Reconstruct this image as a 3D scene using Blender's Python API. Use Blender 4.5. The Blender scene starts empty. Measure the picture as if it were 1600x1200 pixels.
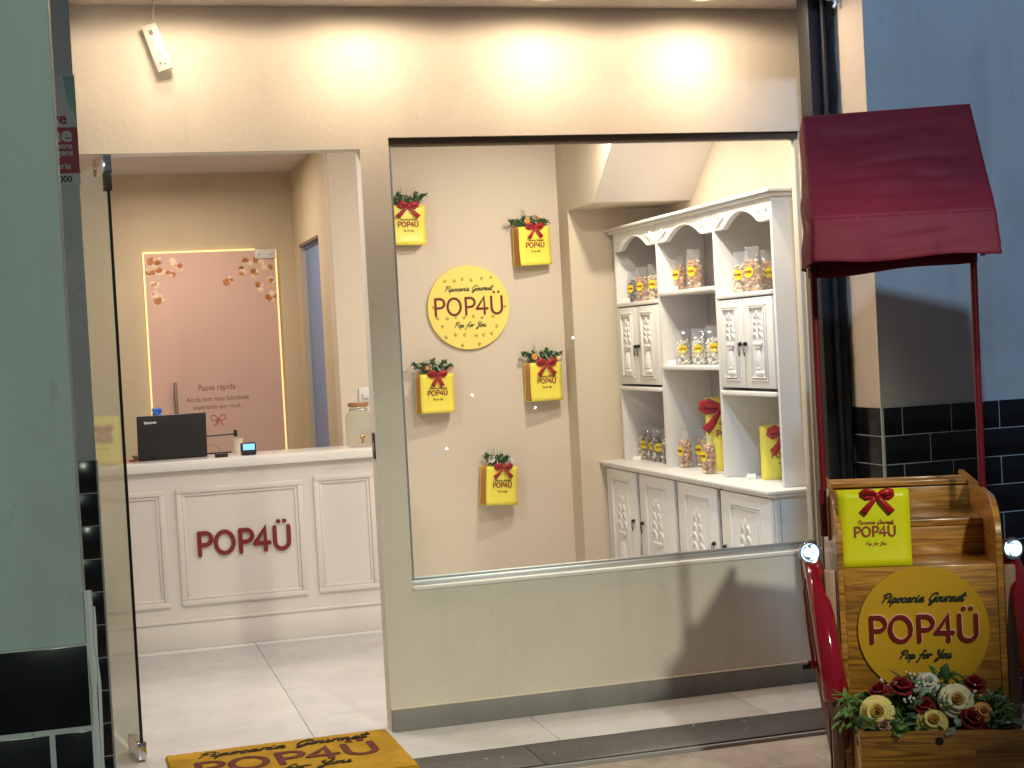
import bpy, bmesh, math, random
from mathutils import Vector, Matrix, noise
R = math.radians
S = bpy.context.scene
COL = S.collection
# ---------------------------------------------------------------- camera, world, lights, exposure
cam_d = bpy.data.cameras.new('camera'); cam = bpy.data.objects.new('camera', cam_d); COL.objects.link(cam)
cam_d.sensor_width = 36; cam_d.lens = 2428.474/1600*36; cam_d.clip_end = 200; cam_d.clip_start = 0.05
_y, _p, _r = 0.269109, -0.0268584, -0.0531235
_f = Vector((math.sin(_y)*math.cos(_p), math.cos(_y)*math.cos(_p), math.sin(_p)))
_rt = Vector((math.cos(_y), -math.sin(_y), 0)); _up = _rt.cross(_f)
_r2 = _rt*math.cos(_r)+_up*math.sin(_r); _u2 = -_rt*math.sin(_r)+_up*math.cos(_r)
M = Matrix((_r2, _u2, -_f)).transposed().to_4x4(); M.translation = Vector((0, 0, 1.40))
cam.matrix_world = M
S.camera = cam
S.view_settings.view_transform = 'Standard'; S.view_settings.look = 'None'
S.view_settings.exposure = 0.36; S.view_settings.gamma = 1
S.render.resolution_x = 1024; S.render.resolution_y = 768
w = bpy.data.worlds.new("World"); S.world = w; w.use_nodes = True
w.node_tree.nodes['Background'].inputs[0].default_value = (0.38, 0.43, 0.50, 1)
w.node_tree.nodes['Background'].inputs[1].default_value = 0.14

def lamp(name, kind, loc, power, color, target=None, size=0.3, spot=None, blend=0.6):
    d = bpy.data.lights.new(name, kind); d.energy = power; d.color = color
    if kind == 'AREA': d.shape = 'DISK'; d.size = size
    else: d.shadow_soft_size = size
    if kind == 'SPOT': d.spot_size = R(spot); d.spot_blend = blend
    o = bpy.data.objects.new(name, d); COL.objects.link(o); o.location = loc
    if target is not None:
        o.rotation_euler = (Vector(target)-Vector(loc)).to_track_quat('-Z', 'Y').to_euler()
    return o
WARM = (1.0, 0.77, 0.54); NEUT = (1.0, 0.80, 0.66); COOL = (0.80, 0.88, 1.0)
lamp('street_light_front', 'SPOT', (1.95, -0.02, 3.0), 400, (0.97, 1.0, 0.78), (1.72, 5.4, 0.40), 0.10, 27, 0.85)
lamp('street_light_blue', 'SPOT', (0.57, 0.7, 4.4), 460, (0.40, 0.66, 1.0), (3.38, 4.93, 1.6), 0.10, 29, 0.5)
lamp('street_light_green', 'SPOT', (0.55, -1.6, 2.5), 135, (0.84, 1.0, 0.80), (-0.55, 2.4, 1.0), 0.12, 54, 0.6)
DL = [(0.36, 5.36), (1.03, 5.385), (1.69, 5.385), (2.30, 5.375)]
for i, (x, y) in enumerate(DL):
    lamp('downlight_beam', 'SPOT', (x, y+0.035, 2.625), (3, 4, 5.5, 9)[i], WARM, (x, y+0.08, 1.4), 0.04, 128, 1.0)
    lamp('downlight_spill', 'SPOT', (x, y-0.12, 2.615), (8.5, 9, 9.5, 10.5)[i], WARM, (x, y-0.12, 1.4), 0.06, 178, 0.2)
lamp('shop_ceiling_light', 'AREA', (0.50, 6.35, 2.50), 16, (0.96, 0.95, 0.92), (0.50, 6.35, 0), 0.3)
lamp('passage_light', 'AREA', (0.55, 8.75, 2.50), 13, (1.0, 0.84, 0.66), (0.55, 8.55, 0), 0.3)
lamp('display_ceiling_light', 'AREA', (2.40, 6.95, 2.48), 15, (1.0, 0.89, 0.74), (2.2, 7.2, 0), 0.07)
lamp('display_window_light', 'AREA', (2.26, 6.0, 2.48), 13.5, (1.0, 0.91, 0.77), (2.2, 6.6, 0), 0.07)
lamp('display_corner_light', 'AREA', (2.50, 5.745, 2.49), 4.5, (1.0, 0.80, 0.60), (2.6, 5.9, 0), 0.05)
lamp('display_spot_cool', 'SPOT', (1.85, 5.95, 2.46), 10, (0.80, 0.89, 1.0), (2.85, 6.5, 0.8), 0.03, 62, 0.6)
lamp('back_room_light', 'POINT', (2.2, 8.95, 2.1), 34, (0.4, 0.6, 1.0), None, 0.1)

# ---------------------------------------------------------------- materials
MATS = {}
GRIME = {'facade_paint': .055, 'near_paint': .16, 'pier_paint': .16, 'skirting_grey': .18, 'floor_white': .10, 'wall_cream': .05, 'canopy': .22, 'grout': .3, 'concrete': .25, 'pier_return': .08, 'hall_paint': .05}
def mat(name, col, rough=0.6, metal=0.0, var=0.0, vscale=4.0, bump=0.0, bscale=60.0, emit=None, estr=0.0, coat=0.0, trans=0.0, stretch=None, ior=1.45):
    if name in MATS: return MATS[name]
    m = bpy.data.materials.new(name); m.use_nodes = True; nt = m.node_tree; b = nt.nodes['Principled BSDF']
    b.inputs['Base Color'].default_value = (*col, 1); b.inputs['Roughness'].default_value = rough
    b.inputs['Metallic'].default_value = metal; b.inputs['Coat Weight'].default_value = coat; b.inputs['IOR'].default_value = ior
    if trans: b.inputs['Transmission Weight'].default_value = trans
    tc = nt.nodes.new('ShaderNodeTexCoord'); mp = nt.nodes.new('ShaderNodeMapping')
    nt.links.new(tc.outputs['Object'], mp.inputs[0])
    if stretch: mp.inputs['Scale'].default_value = stretch
    if var:
        n = nt.nodes.new('ShaderNodeTexNoise'); n.inputs['Scale'].default_value = vscale; n.inputs['Detail'].default_value = 6
        nt.links.new(mp.outputs[0], n.inputs['Vector'])
        mr = nt.nodes.new('ShaderNodeMapRange'); mr.inputs[1].default_value = 0.3; mr.inputs[2].default_value = 0.7
        mr.inputs[3].default_value = 1-var; mr.inputs[4].default_value = 1+var
        nt.links.new(n.outputs['Fac'], mr.inputs[0])
        mx = nt.nodes.new('ShaderNodeVectorMath'); mx.operation = 'SCALE'; mx.inputs[0].default_value = col
        nt.links.new(mr.outputs[0], mx.inputs['Scale']); nt.links.new(mx.outputs[0], b.inputs['Base Color'])
        if name in GRIME:
            # wear with a shape of its own: thin vertical run marks plus sparse scuffs
            last = mx.outputs[0]
            for k, (sc_, lo, hi, st_) in enumerate((((9, 9, 0.55), .50, .74, 1.0), ((3.1, 3.1, 3.1), .56, .70, .8), ((22, 22, 16), .64, .70, 1.1))):
                m3 = nt.nodes.new('ShaderNodeMapping'); m3.inputs['Scale'].default_value = sc_; m3.inputs['Location'].default_value = (k*3.7, k*1.3, k); nt.links.new(tc.outputs['Object'], m3.inputs[0])
                n3 = nt.nodes.new('ShaderNodeTexNoise'); n3.inputs['Scale'].default_value = 1.0; n3.inputs['Detail'].default_value = 7; n3.inputs['Roughness'].default_value = .6; nt.links.new(m3.outputs[0], n3.inputs['Vector'])
                r3 = nt.nodes.new('ShaderNodeMapRange'); r3.inputs[1].default_value = lo; r3.inputs[2].default_value = hi; r3.inputs[3].default_value = 1; r3.inputs[4].default_value = 1-GRIME[name]*st_; nt.links.new(n3.outputs['Fac'], r3.inputs[0])
                s3 = nt.nodes.new('ShaderNodeVectorMath'); s3.operation = 'SCALE'; nt.links.new(last, s3.inputs[0]); nt.links.new(r3.outputs[0], s3.inputs['Scale']); last = s3.outputs[0]
            nt.links.new(last, b.inputs['Base Color'])
    if bump:
        n2 = nt.nodes.new('ShaderNodeTexNoise'); n2.inputs['Scale'].default_value = bscale; n2.inputs['Detail'].default_value = 5
        nt.links.new(mp.outputs[0], n2.inputs['Vector'])
        bp = nt.nodes.new('ShaderNodeBump'); bp.inputs['Strength'].default_value = 1.0; bp.inputs['Distance'].default_value = bump
        nt.links.new(n2.outputs['Fac'], bp.inputs['Height']); nt.links.new(bp.outputs[0], b.inputs['Normal'])
    if emit: b.inputs['Emission Color'].default_value = (*emit, 1); b.inputs['Emission Strength'].default_value = estr
    MATS[name] = m; return m
def glass_mat(name, tint, ior=1.45, rough=0.0, haze=0.0):
    m = bpy.data.materials.new(name); m.use_nodes = True; nt = m.node_tree; nt.nodes.clear()
    out = nt.nodes.new('ShaderNodeOutputMaterial'); t = nt.nodes.new('ShaderNodeBsdfTransparent'); t.inputs[0].default_value = (*tint, 1)
    g = nt.nodes.new('ShaderNodeBsdfGlossy'); g.inputs['Roughness'].default_value = rough
    fr = nt.nodes.new('ShaderNodeFresnel'); fr.inputs[0].default_value = ior
    mx = nt.nodes.new('ShaderNodeMixShader'); ge = nt.nodes.new('ShaderNodeNewGeometry'); fb = nt.nodes.new('ShaderNodeMath'); fb.operation = 'SUBTRACT'; fb.use_clamp = True; nt.links.new(fr.outputs[0], fb.inputs[0]); nt.links.new(ge.outputs['Backfacing'], fb.inputs[1]); nt.links.new(fb.outputs[0], mx.inputs[0])
    src = t
    if haze:
        d = nt.nodes.new('ShaderNodeBsdfDiffuse'); d.inputs[0].default_value = (0.9, 0.9, 0.92, 1)
        m2 = nt.nodes.new('ShaderNodeMixShader'); m2.inputs[0].default_value = haze
        nt.links.new(t.outputs[0], m2.inputs[1]); nt.links.new(d.outputs[0], m2.inputs[2]); src = m2
    nt.links.new(src.outputs[0], mx.inputs[1]); nt.links.new(g.outputs[0], mx.inputs[2]); nt.links.new(mx.outputs[0], out.inputs[0])
    MATS[name] = m; return m
def wood_mat(name, c1, c2, axis=2, plank=0.07, length=0.35, rough=0.32, coat=0.4):
    """finger-jointed pine: rows of planks of differing tone with stretched grain; axis = long direction (0 x, 1 y, 2 z)"""
    m = bpy.data.materials.new(name); m.use_nodes = True; nt = m.node_tree; b = nt.nodes['Principled BSDF']; N = nt.nodes.new; Lk = nt.links.new
    tc = N('ShaderNodeTexCoord'); sp = N('ShaderNodeSeparateXYZ'); Lk(tc.outputs['Object'], sp.inputs[0])
    cb = N('ShaderNodeCombineXYZ')
    ad = N('ShaderNodeMath'); ad.operation = 'ADD'
    Lk(sp.outputs[0], ad.inputs[0]); Lk(sp.outputs[1], ad.inputs[1])
    if axis == 0: Lk(ad.outputs[0], cb.inputs[0]); Lk(sp.outputs[2], cb.inputs[1])
    else: Lk(sp.outputs[2], cb.inputs[0]); Lk(ad.outputs[0], cb.inputs[1])
    br = N('ShaderNodeTexBrick'); br.inputs['Scale'].default_value = 1; br.inputs['Brick Width'].default_value = length; br.inputs['Row Height'].default_value = plank
    br.inputs['Mortar Size'].default_value = 0.0006; br.inputs['Bias'].default_value = 0.0; br.offset = 0.37
    br.inputs['Color1'].default_value = (0.15, 0.15, 0.15, 1); br.inputs['Color2'].default_value = (0.85, 0.85, 0.85, 1); br.inputs['Mortar'].default_value = (0, 0, 0, 1)
    Lk(cb.outputs[0], br.inputs['Vector'])
    mp = N('ShaderNodeMapping'); mp.inputs['Scale'].default_value = (3.0, 42, 1); Lk(cb.outputs[0], mp.inputs[0])
    off = N('ShaderNodeVectorMath'); off.operation = 'MULTIPLY_ADD'; Lk(br.outputs['Color'], off.inputs[0]); off.inputs[1].default_value = (37, 11, 5); Lk(mp.outputs[0], off.inputs[2])
    n = N('ShaderNodeTexNoise'); n.inputs['Scale'].default_value = 1.6; n.inputs['Detail'].default_value = 5; n.inputs['Distortion'].default_value = 1.2; Lk(off.outputs[0], n.inputs['Vector'])
    rp = N('ShaderNodeValToRGB'); rp.color_ramp.elements[0].position = 0.33; rp.color_ramp.elements[1].position = 0.66
    rp.color_ramp.elements[0].color = (*c1, 1); rp.color_ramp.elements[1].color = (*c2, 1); Lk(n.outputs['Fac'], rp.inputs[0])
    mr = N('ShaderNodeMapRange'); mr.inputs[3].default_value = 0.72; mr.inputs[4].default_value = 1.15; Lk(br.outputs['Color'], mr.inputs[0])
    sc = N('ShaderNodeVectorMath'); sc.operation = 'SCALE'; Lk(rp.outputs[0], sc.inputs[0]); Lk(mr.outputs[0], sc.inputs['Scale']); Lk(sc.outputs[0], b.inputs['Base Color'])
    b.inputs['Roughness'].default_value = rough; b.inputs['Coat Weight'].default_value = coat; b.inputs['Coat Roughness'].default_value = 0.15
    MATS[name] = m; return m
mat('facade_paint', (0.75, 0.69, 0.60), 0.7, var=0.05, vscale=2.5, bump=0.0012, bscale=45)
mat('wall_cream', (0.64, 0.55, 0.43), 0.7, var=0.04, vscale=1.5, bump=0.001, bscale=30)
mat('panel_cream', (0.68, 0.585, 0.485), 0.55, var=0.02, vscale=1.2)
mat('hall_paint', (0.60, 0.50, 0.36), 0.75, var=0.05, vscale=2)
mat('ceiling_paint', (0.66, 0.60, 0.56), 0.8, var=0.03)
mat('pier_paint', (0.50, 0.50, 0.50), 0.65, var=0.10, vscale=1.6, bump=0.0015, bscale=38)
mat('near_paint', (0.40, 0.46, 0.43), 0.6, var=0.08, vscale=2.2, bump=0.0015, bscale=30)
mat('pier_return', (0.66, 0.56, 0.45), 0.65, var=0.05, bump=0.001, bscale=40)
mat('black_tile', (0.008, 0.008, 0.010), 0.20, var=0.3, vscale=9, bump=0.0006, bscale=14)
mat('grout', (0.50, 0.52, 0.50), 0.85, var=0.15, vscale=30)
mat('white_lacquer', (0.77, 0.75, 0.73), 0.38, var=0.02)
mat('counter_white', (0.66, 0.60, 0.57), 0.42, var=0.02, vscale=2)
mat('counter_stone', (0.74, 0.71, 0.68), 0.25, var=0.03)
mat('red_letter', (0.18, 0.014, 0.012), 0.4)
mat('red_letter_cart', (0.17, 0.004, 0.006), 0.45)
mat('letter_edge', (0.85, 0.5, 0.38), 0.5)
mat('brown_print', (0.32, 0.05, 0.03), 0.6)
mat('script_black', (0.02, 0.025, 0.015), 0.5)
mat('script_olive', (0.28, 0.17, 0.02), 0.6)
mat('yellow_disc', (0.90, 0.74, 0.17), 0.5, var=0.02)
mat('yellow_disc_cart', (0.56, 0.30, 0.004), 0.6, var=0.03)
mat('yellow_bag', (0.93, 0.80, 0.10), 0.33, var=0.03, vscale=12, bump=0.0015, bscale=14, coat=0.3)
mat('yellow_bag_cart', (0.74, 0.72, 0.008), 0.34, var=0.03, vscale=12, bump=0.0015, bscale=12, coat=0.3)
mat('bag_kraft', (0.62, 0.27, 0.05), 0.5)
mat('bag_string', (0.72, 0.68, 0.62), 0.7)
mat('red_ribbon', (0.42, 0.012, 0.02), 0.33, var=0.15, vscale=40)
mat('mark_olive', (0.28, 0.20, 0.01), 0.6)
mat('floor_white', (0.60, 0.585, 0.60), 0.22, var=0.07, vscale=3)
mat('floor_grout', (0.36, 0.34, 0.33), 0.8)
mat('granite', (0.085, 0.082, 0.082), 0.35, var=0.35, vscale=60)
mat('skirting_grey', (0.27, 0.26, 0.245), 0.45, var=0.06)
mat('skirting_top', (0.80, 0.72, 0.60), 0.5)
mat('aluminium', (0.55, 0.56, 0.58), 0.35, metal=0.7)
mat('sill_white', (0.85, 0.83, 0.80), 0.35)
mat('frame_cream', (0.60, 0.54, 0.44), 0.45)
mat('frame_brown', (0.16, 0.12, 0.09), 0.5)
mat('frame_blue', (0.33, 0.36, 0.42), 0.35, metal=0.4)
mat('chrome', (0.75, 0.76, 0.78), 0.12, metal=1.0)
mat('black_rubber', (0.012, 0.012, 0.012), 0.5)
mat('black_steel', (0.010, 0.011, 0.014), 0.22, var=0.3, vscale=8, bump=0.006, bscale=12, stretch=(1, 1, 0.25))
mat('black_panel', (0.012, 0.013, 0.017), 0.55, var=0.3, vscale=6)
mat('black_plastic', (0.018, 0.017, 0.018), 0.42)
mat('white_plastic', (0.72, 0.70, 0.68), 0.4)
mat('paper_white', (0.80, 0.78, 0.74), 0.6)
mat('canopy', (0.175, 0.005, 0.015), 0.72, var=0.10, vscale=5, bump=0.0022, bscale=16)
mat('pole_red', (0.16, 0.006, 0.012), 0.35)
mat('fender_red', (0.30, 0.004, 0.018), 0.10, coat=0.8)
mat('tyre_brown', (0.17, 0.085, 0.05), 0.45)
mat('fork_wood', (0.42, 0.24, 0.16), 0.4, var=0.1, vscale=10)
mat('leaf_dark', (0.035, 0.115, 0.045), 0.45, var=0.4, vscale=50)
mat('leaf_light', (0.15, 0.30, 0.07), 0.5, var=0.3, vscale=50)
mat('leaf_sage', (0.22, 0.34, 0.24), 0.6, var=0.2, vscale=50)
mat('rose_yellow', (0.86, 0.70, 0.24), 0.55, var=0.1, vscale=30)
mat('rose_cream', (0.78, 0.72, 0.46), 0.55, var=0.1, vscale=30)
mat('rose_red', (0.20, 0.004, 0.006), 0.5)
mat('flower_white', (0.72, 0.70, 0.64), 0.6)
mat('flower_orange', (0.78, 0.36, 0.10), 0.6)
mat('flower_pink', (0.55, 0.30, 0.24), 0.6)
mat('gold', (0.75, 0.45, 0.15), 0.2, metal=1.0)
mat('lid_wood', (0.36, 0.18, 0.09), 0.5)
mat('blue_plastic', (0.06, 0.20, 0.75), 0.35)
mat('blue_screen', (0.2, 0.5, 0.9), 0.3, emit=(0.15, 0.45, 0.95), estr=0.85)
mat('cup', (0.74, 0.66, 0.54), 0.55)
mat('iron_black', (0.012, 0.011, 0.011), 0.3, metal=0.6)
mat('door_blue', (0.15, 0.26, 0.54), 0.35, var=0.15, vscale=3, stretch=(1, 1, 0.4))
mat('poster_grey', (0.50, 0.50, 0.50), 0.5)
mat('poster_red', (0.30, 0.012, 0.03), 0.5)
mat('poster_text', (0.20, 0.01, 0.025), 0.5)
mat('poster_teal', (0.16, 0.30, 0.28), 0.4, var=0.4, vscale=8)
mat('lens_lit', (1, 0.8, 0.5), 0.5, emit=(1.0, 0.70, 0.42), estr=6)
mat('lamp_lens', (0.8, 0.9, 1), 0.2, emit=(0.55, 0.8, 1.0), estr=2.2)
mat('globe_lit', (1, 1, 1), 0.3, emit=(0.9, 0.95, 1.0), estr=28)
mat('lit_edge', (0.9, 0.7, 0.35), 0.4, emit=(1.0, 0.68, 0.28), estr=0.75)
mat('pink_film', (0.72, 0.48, 0.40), 0.4, var=0.04, vscale=1.5)
mat('pink_text', (0.26, 0.13, 0.10), 0.6)
mat('decal_red', (0.50, 0.10, 0.06), 0.6)
mat('handle_bronze', (0.20, 0.15, 0.13), 0.35, metal=0.6)
mat('rose_core', (0.80, 0.50, 0.12), 0.55)
mat('popcorn_decal', (0.84, 0.62, 0.46), 0.7, var=0.3, vscale=26)
mat('popcorn_decal_brown', (0.50, 0.20, 0.07), 0.7, var=0.4, vscale=40)
mat('corn_caramel', (0.60, 0.31, 0.13), 0.45, var=0.5, vscale=45)
mat('corn_cream', (0.80, 0.66, 0.44), 0.6, var=0.25, vscale=45)
mat('corn_white', (0.82, 0.80, 0.72), 0.6, var=0.15, vscale=45)
mat('corn_dark', (0.14, 0.09, 0.075), 0.5, var=0.5, vscale=45)
mat('label_yellow', (0.92, 0.68, 0.03), 0.4)
mat('pot_green', (0.35, 0.62, 0.30), 0.5)
mat('flag_pink', (0.62, 0.33, 0.30), 0.5)
# concrete pavement with brown scuffs, matt doormat pile
mat('concrete', (0.42, 0.36, 0.32), 0.8, var=0.22, vscale=5, bump=0.003, bscale=25)
mat('mat_pile', (0.52, 0.29, 0.014), 0.95, var=0.22, vscale=7, bump=0.004, bscale=420)
mat('mat_print', (0.15, 0.035, 0.02), 0.95, var=0.3, vscale=90, bump=0.003, bscale=420)
mat('mat_script', (0.035, 0.02, 0.012), 0.95)
wood_mat('pine_front', (0.20, 0.075, 0.008), (0.60, 0.27, 0.028), axis=0, plank=0.052, length=0.5)
wood_mat('pine_side', (0.26, 0.095, 0.012), (0.66, 0.30, 0.050), axis=0, plank=0.06, length=0.4)
glass_mat('pane', (0.965, 0.975, 0.965), 1.5, haze=0.012)
glass_mat('door_pane', (0.90, 0.94, 0.88), 1.5, haze=0.30)  # strong diffuse haze stands in for the pale reflection on the leaf
mat('board_shaded', (0.42, 0.36, 0.34), 0.6)  # off-white back boards, colour darkened to hold the shade behind the shelves
glass_mat('jar_glass', (0.93, 0.94, 0.92), 1.35, haze=0.04)
glass_mat('film', (0.93, 0.93, 0.94), 1.5, rough=0.10, haze=0.12)
glass_mat('edge_glass', (0.10, 0.16, 0.12), 1.5)
MATS['glass_edge_dark'] = mat('glass_edge_dark', (0.01, 0.02, 0.014), 0.2)

# ---------------------------------------------------------------- mesh helpers
class MB:
    def __init__(s): s.v = []; s.f = []; s.m = []
    def add(s, vs, fs, mi=0, M=None):
        o = len(s.v)
        s.v += [tuple(M @ Vector(p)) if M else tuple(p) for p in vs]
        s.f += [tuple(i+o for i in f) for f in fs]; s.m += [mi]*len(fs); return s
    def box(s, x0, x1, y0, y1, z0, z1, mi=0, M=None):
        vs = [(x, y, z) for z in (z0, z1) for y in (y0, y1) for x in (x0, x1)]
        return s.add(vs, [(0, 2, 3, 1), (4, 5, 7, 6), (0, 1, 5, 4), (2, 6, 7, 3), (0, 4, 6, 2), (1, 3, 7, 5)], mi, M)
    def bbox(s, x0, x1, y0, y1, z0, z1, b=0.003, mi=0, M=None):
        bm = bmesh.new(); bmesh.ops.create_cube(bm, size=1)
        for v in bm.verts: v.co = Vector(((x0+x1)/2+v.co.x*(x1-x0), (y0+y1)/2+v.co.y*(y1-y0), (z0+z1)/2+v.co.z*(z1-z0)))
        b = min(b, 0.45*min(x1-x0, y1-y0, z1-z0))
        bmesh.ops.bevel(bm, geom=bm.edges[:], offset=b, segments=2, affect='EDGES', profile=0.5)
        bm.verts.index_update(); s.add([v.co[:] for v in bm.verts], [tuple(v.index for v in f.verts) for f in bm.faces], mi, M); bm.free(); return s
    def tube(s, pts, r, n=10, mi=0, M=None, cap=True):
        pts = [Vector(p) for p in pts]; rs = r if isinstance(r, (list, tuple)) else [r]*len(pts); vs = []; fs = []
        t0 = (pts[1]-pts[0]).normalized(); up = Vector((0, 0, 1)) if abs(t0.z) < 0.9 else Vector((1, 0, 0)); nrm = t0.cross(up).normalized()
        for i, p in enumerate(pts):
            t = (pts[min(i+1, len(pts)-1)]-pts[max(i-1, 0)]).normalized()
            nrm = (nrm-t*nrm.dot(t)).normalized(); bn = t.cross(nrm)
            for k in range(n):
                a = 2*math.pi*k/n; vs.append(p+(nrm*math.cos(a)+bn*math.sin(a))*rs[i])
        for i in range(len(pts)-1):
            for k in range(n):
                fs.append((i*n+k, i*n+(k+1) % n, (i+1)*n+(k+1) % n, (i+1)*n+k))
        if cap: fs += [tuple(reversed(range(n))), tuple(range((len(pts)-1)*n, len(pts)*n))]
        return s.add([tuple(v) for v in vs], fs, mi, M)
    def lathe(s, prof, n=32, mi=0, M=None, cap=True):
        vs = []; fs = []
        for (r, z) in prof:
            for k in range(n): a = 2*math.pi*k/n; vs.append((r*math.cos(a), r*math.sin(a), z))
        for i in range(len(prof)-1):
            for k in range(n): fs.append((i*n+k, i*n+(k+1) % n, (i+1)*n+(k+1) % n, (i+1)*n+k))
        if cap: fs += [tuple(reversed(range(n))), tuple(range((len(prof)-1)*n, len(prof)*n))]
        return s.add(vs, fs, mi, M)
    def ball(s, c, r, mi=0, sc=(1, 1, 1), nu=10, nv=7, rot=None, jit=0.0, rnd=None):
        vs = [(0, 0, 1)]; fs = []
        for j in range(1, nv):
            for i in range(nu):
                a = math.pi*j/nv; b = 2*math.pi*i/nu; vs.append((math.sin(a)*math.cos(b), math.sin(a)*math.sin(b), math.cos(a)))
        vs.append((0, 0, -1)); L = len(vs)-1
        for i in range(nu): fs.append((0, 1+i, 1+(i+1) % nu)); fs.append((L, L-nu+(i+1) % nu, L-nu+i))
        for j in range(nv-2):
            for i in range(nu): fs.append((1+j*nu+i, 1+(j+1)*nu+i, 1+(j+1)*nu+(i+1) % nu, 1+j*nu+(i+1) % nu))
        out = []
        for v in vs:
            q = Vector((v[0]*sc[0], v[1]*sc[1], v[2]*sc[2]))*(r*(1+(rnd.uniform(-jit, jit) if jit else 0)))
            if rot: q = rot @ q
            out.append(tuple(q+Vector(c)))
        return s.add(out, fs, mi)
    def prism(s, poly, y0, y1, mi=0, M=None):
        """polygon in x,z extruded along y"""
        n = len(poly); vs = [(p[0], y0, p[1]) for p in poly]+[(p[0], y1, p[1]) for p in poly]
        fs = [tuple(range(n)), tuple(reversed(range(n, 2*n)))]+[(i, i+n, (i+1) % n+n, (i+1) % n) for i in range(n)]
        return s.add(vs, fs, mi, M)
    def build(s, name, mats, parent=None, bevel=0, angle=35, smooth=True, loc=None, solid=0, subsurf=0):
        me = bpy.data.meshes.new(name); me.from_pydata(s.v, [], s.f); 
        if isinstance(mats, str): mats = [mats]
        for x in mats: me.materials.append(MATS[x])
        me.polygons.foreach_set('material_index', s.m)
        bm = bmesh.new(); bm.from_mesh(me); bmesh.ops.recalc_face_normals(bm, faces=bm.faces[:]); bm.to_mesh(me); bm.free()
        if smooth:
            me.polygons.foreach_set('use_smooth', [True]*len(me.polygons)); me.set_sharp_from_angle(angle=R(angle))
        me.update()
        o = bpy.data.objects.new(name, me); COL.objects.link(o)
        if parent: o.parent = parent
        if loc: o.location = loc
        if solid: md = o.modifiers.new('thickness', 'SOLIDIFY'); md.thickness = solid; md.offset = 0
        if subsurf: md = o.modifiers.new('smooth', 'SUBSURF'); md.levels = md.render_levels = subsurf
        if bevel: md = o.modifiers.new('bevel', 'BEVEL'); md.width = bevel; md.segments = 2; md.limit_method = 'ANGLE'; md.harden_normals = False
        return o
def tag(o, label=None, cat=None, group=None, kind=None):
    if label: o['label'] = label
    if cat: o['category'] = cat
    if group: o['group'] = group
    if kind: o['kind'] = kind
    return o
def thing(name, label, cat, loc=(0, 0, 0), rz=0, group=None):
    o = bpy.data.objects.new(name, None); COL.objects.link(o); o.location = loc; o.rotation_euler = (0, 0, rz); o.empty_display_size = 0.1
    return tag(o, label, cat, group)
def structure(o): o['kind'] = 'structure'; return o
def part(mb, name, mats, parent, label=None, **k):
    o = mb.build(name, mats, parent, **k)
    if label: o['label'] = label
    return o
def copy_tree(o, parent=None):
    c = o.copy(); COL.objects.link(c)
    if parent: c.parent = parent
    for ch in list(o.children): copy_tree(ch, c)
    return c
# ---- lettering: single-stroke letters drawn as rounded strips
def arc(cx, cy, rx, ry, a0, a1, n=14): return [(cx+rx*math.cos(R(a0+(a1-a0)*i/n)), cy+ry*math.sin(R(a0+(a1-a0)*i/n))) for i in range(n+1)]
def spline(p, n=5):
    if len(p) < 3: return p
    q = [p[0]]+list(p)+[p[-1]]; out = []
    for i in range(1, len(q)-2):
        for k in range(n):
            t = k/n; out.append(tuple(0.5*((2*q[i][d])+(-q[i-1][d]+q[i+1][d])*t+(2*q[i-1][d]-5*q[i][d]+4*q[i+1][d]-q[i+2][d])*t*t+(-q[i-1][d]+3*q[i][d]-3*q[i+1][d]+q[i+2][d])*t**3) for d in (0, 1)))
    return out+[p[-1]]
def logo_strokes():
    P = lambda x: [[(x, 0), (x, 1)], [(x, .98)]+arc(x+.26, .72, .28, .27, 90, -90)+[(x, .44)]]
    s = P(0)+[arc(1.13, .5, .40, .49, 90, 450, 30)]+P(1.85)
    s += [[(2.98, 0), (2.98, 1), (2.50, .32)], [(2.52, .32), (3.16, .32)]]
    s += [[(3.42, 1)]+arc(3.74, .33, .32, .34, 180, 360, 14)+[(4.06, 1)]]
    s += [[(3.60, 1.27), (3.61, 1.27)], [(3.88, 1.27), (3.89, 1.27)]]
    return s, 4.06
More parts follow.
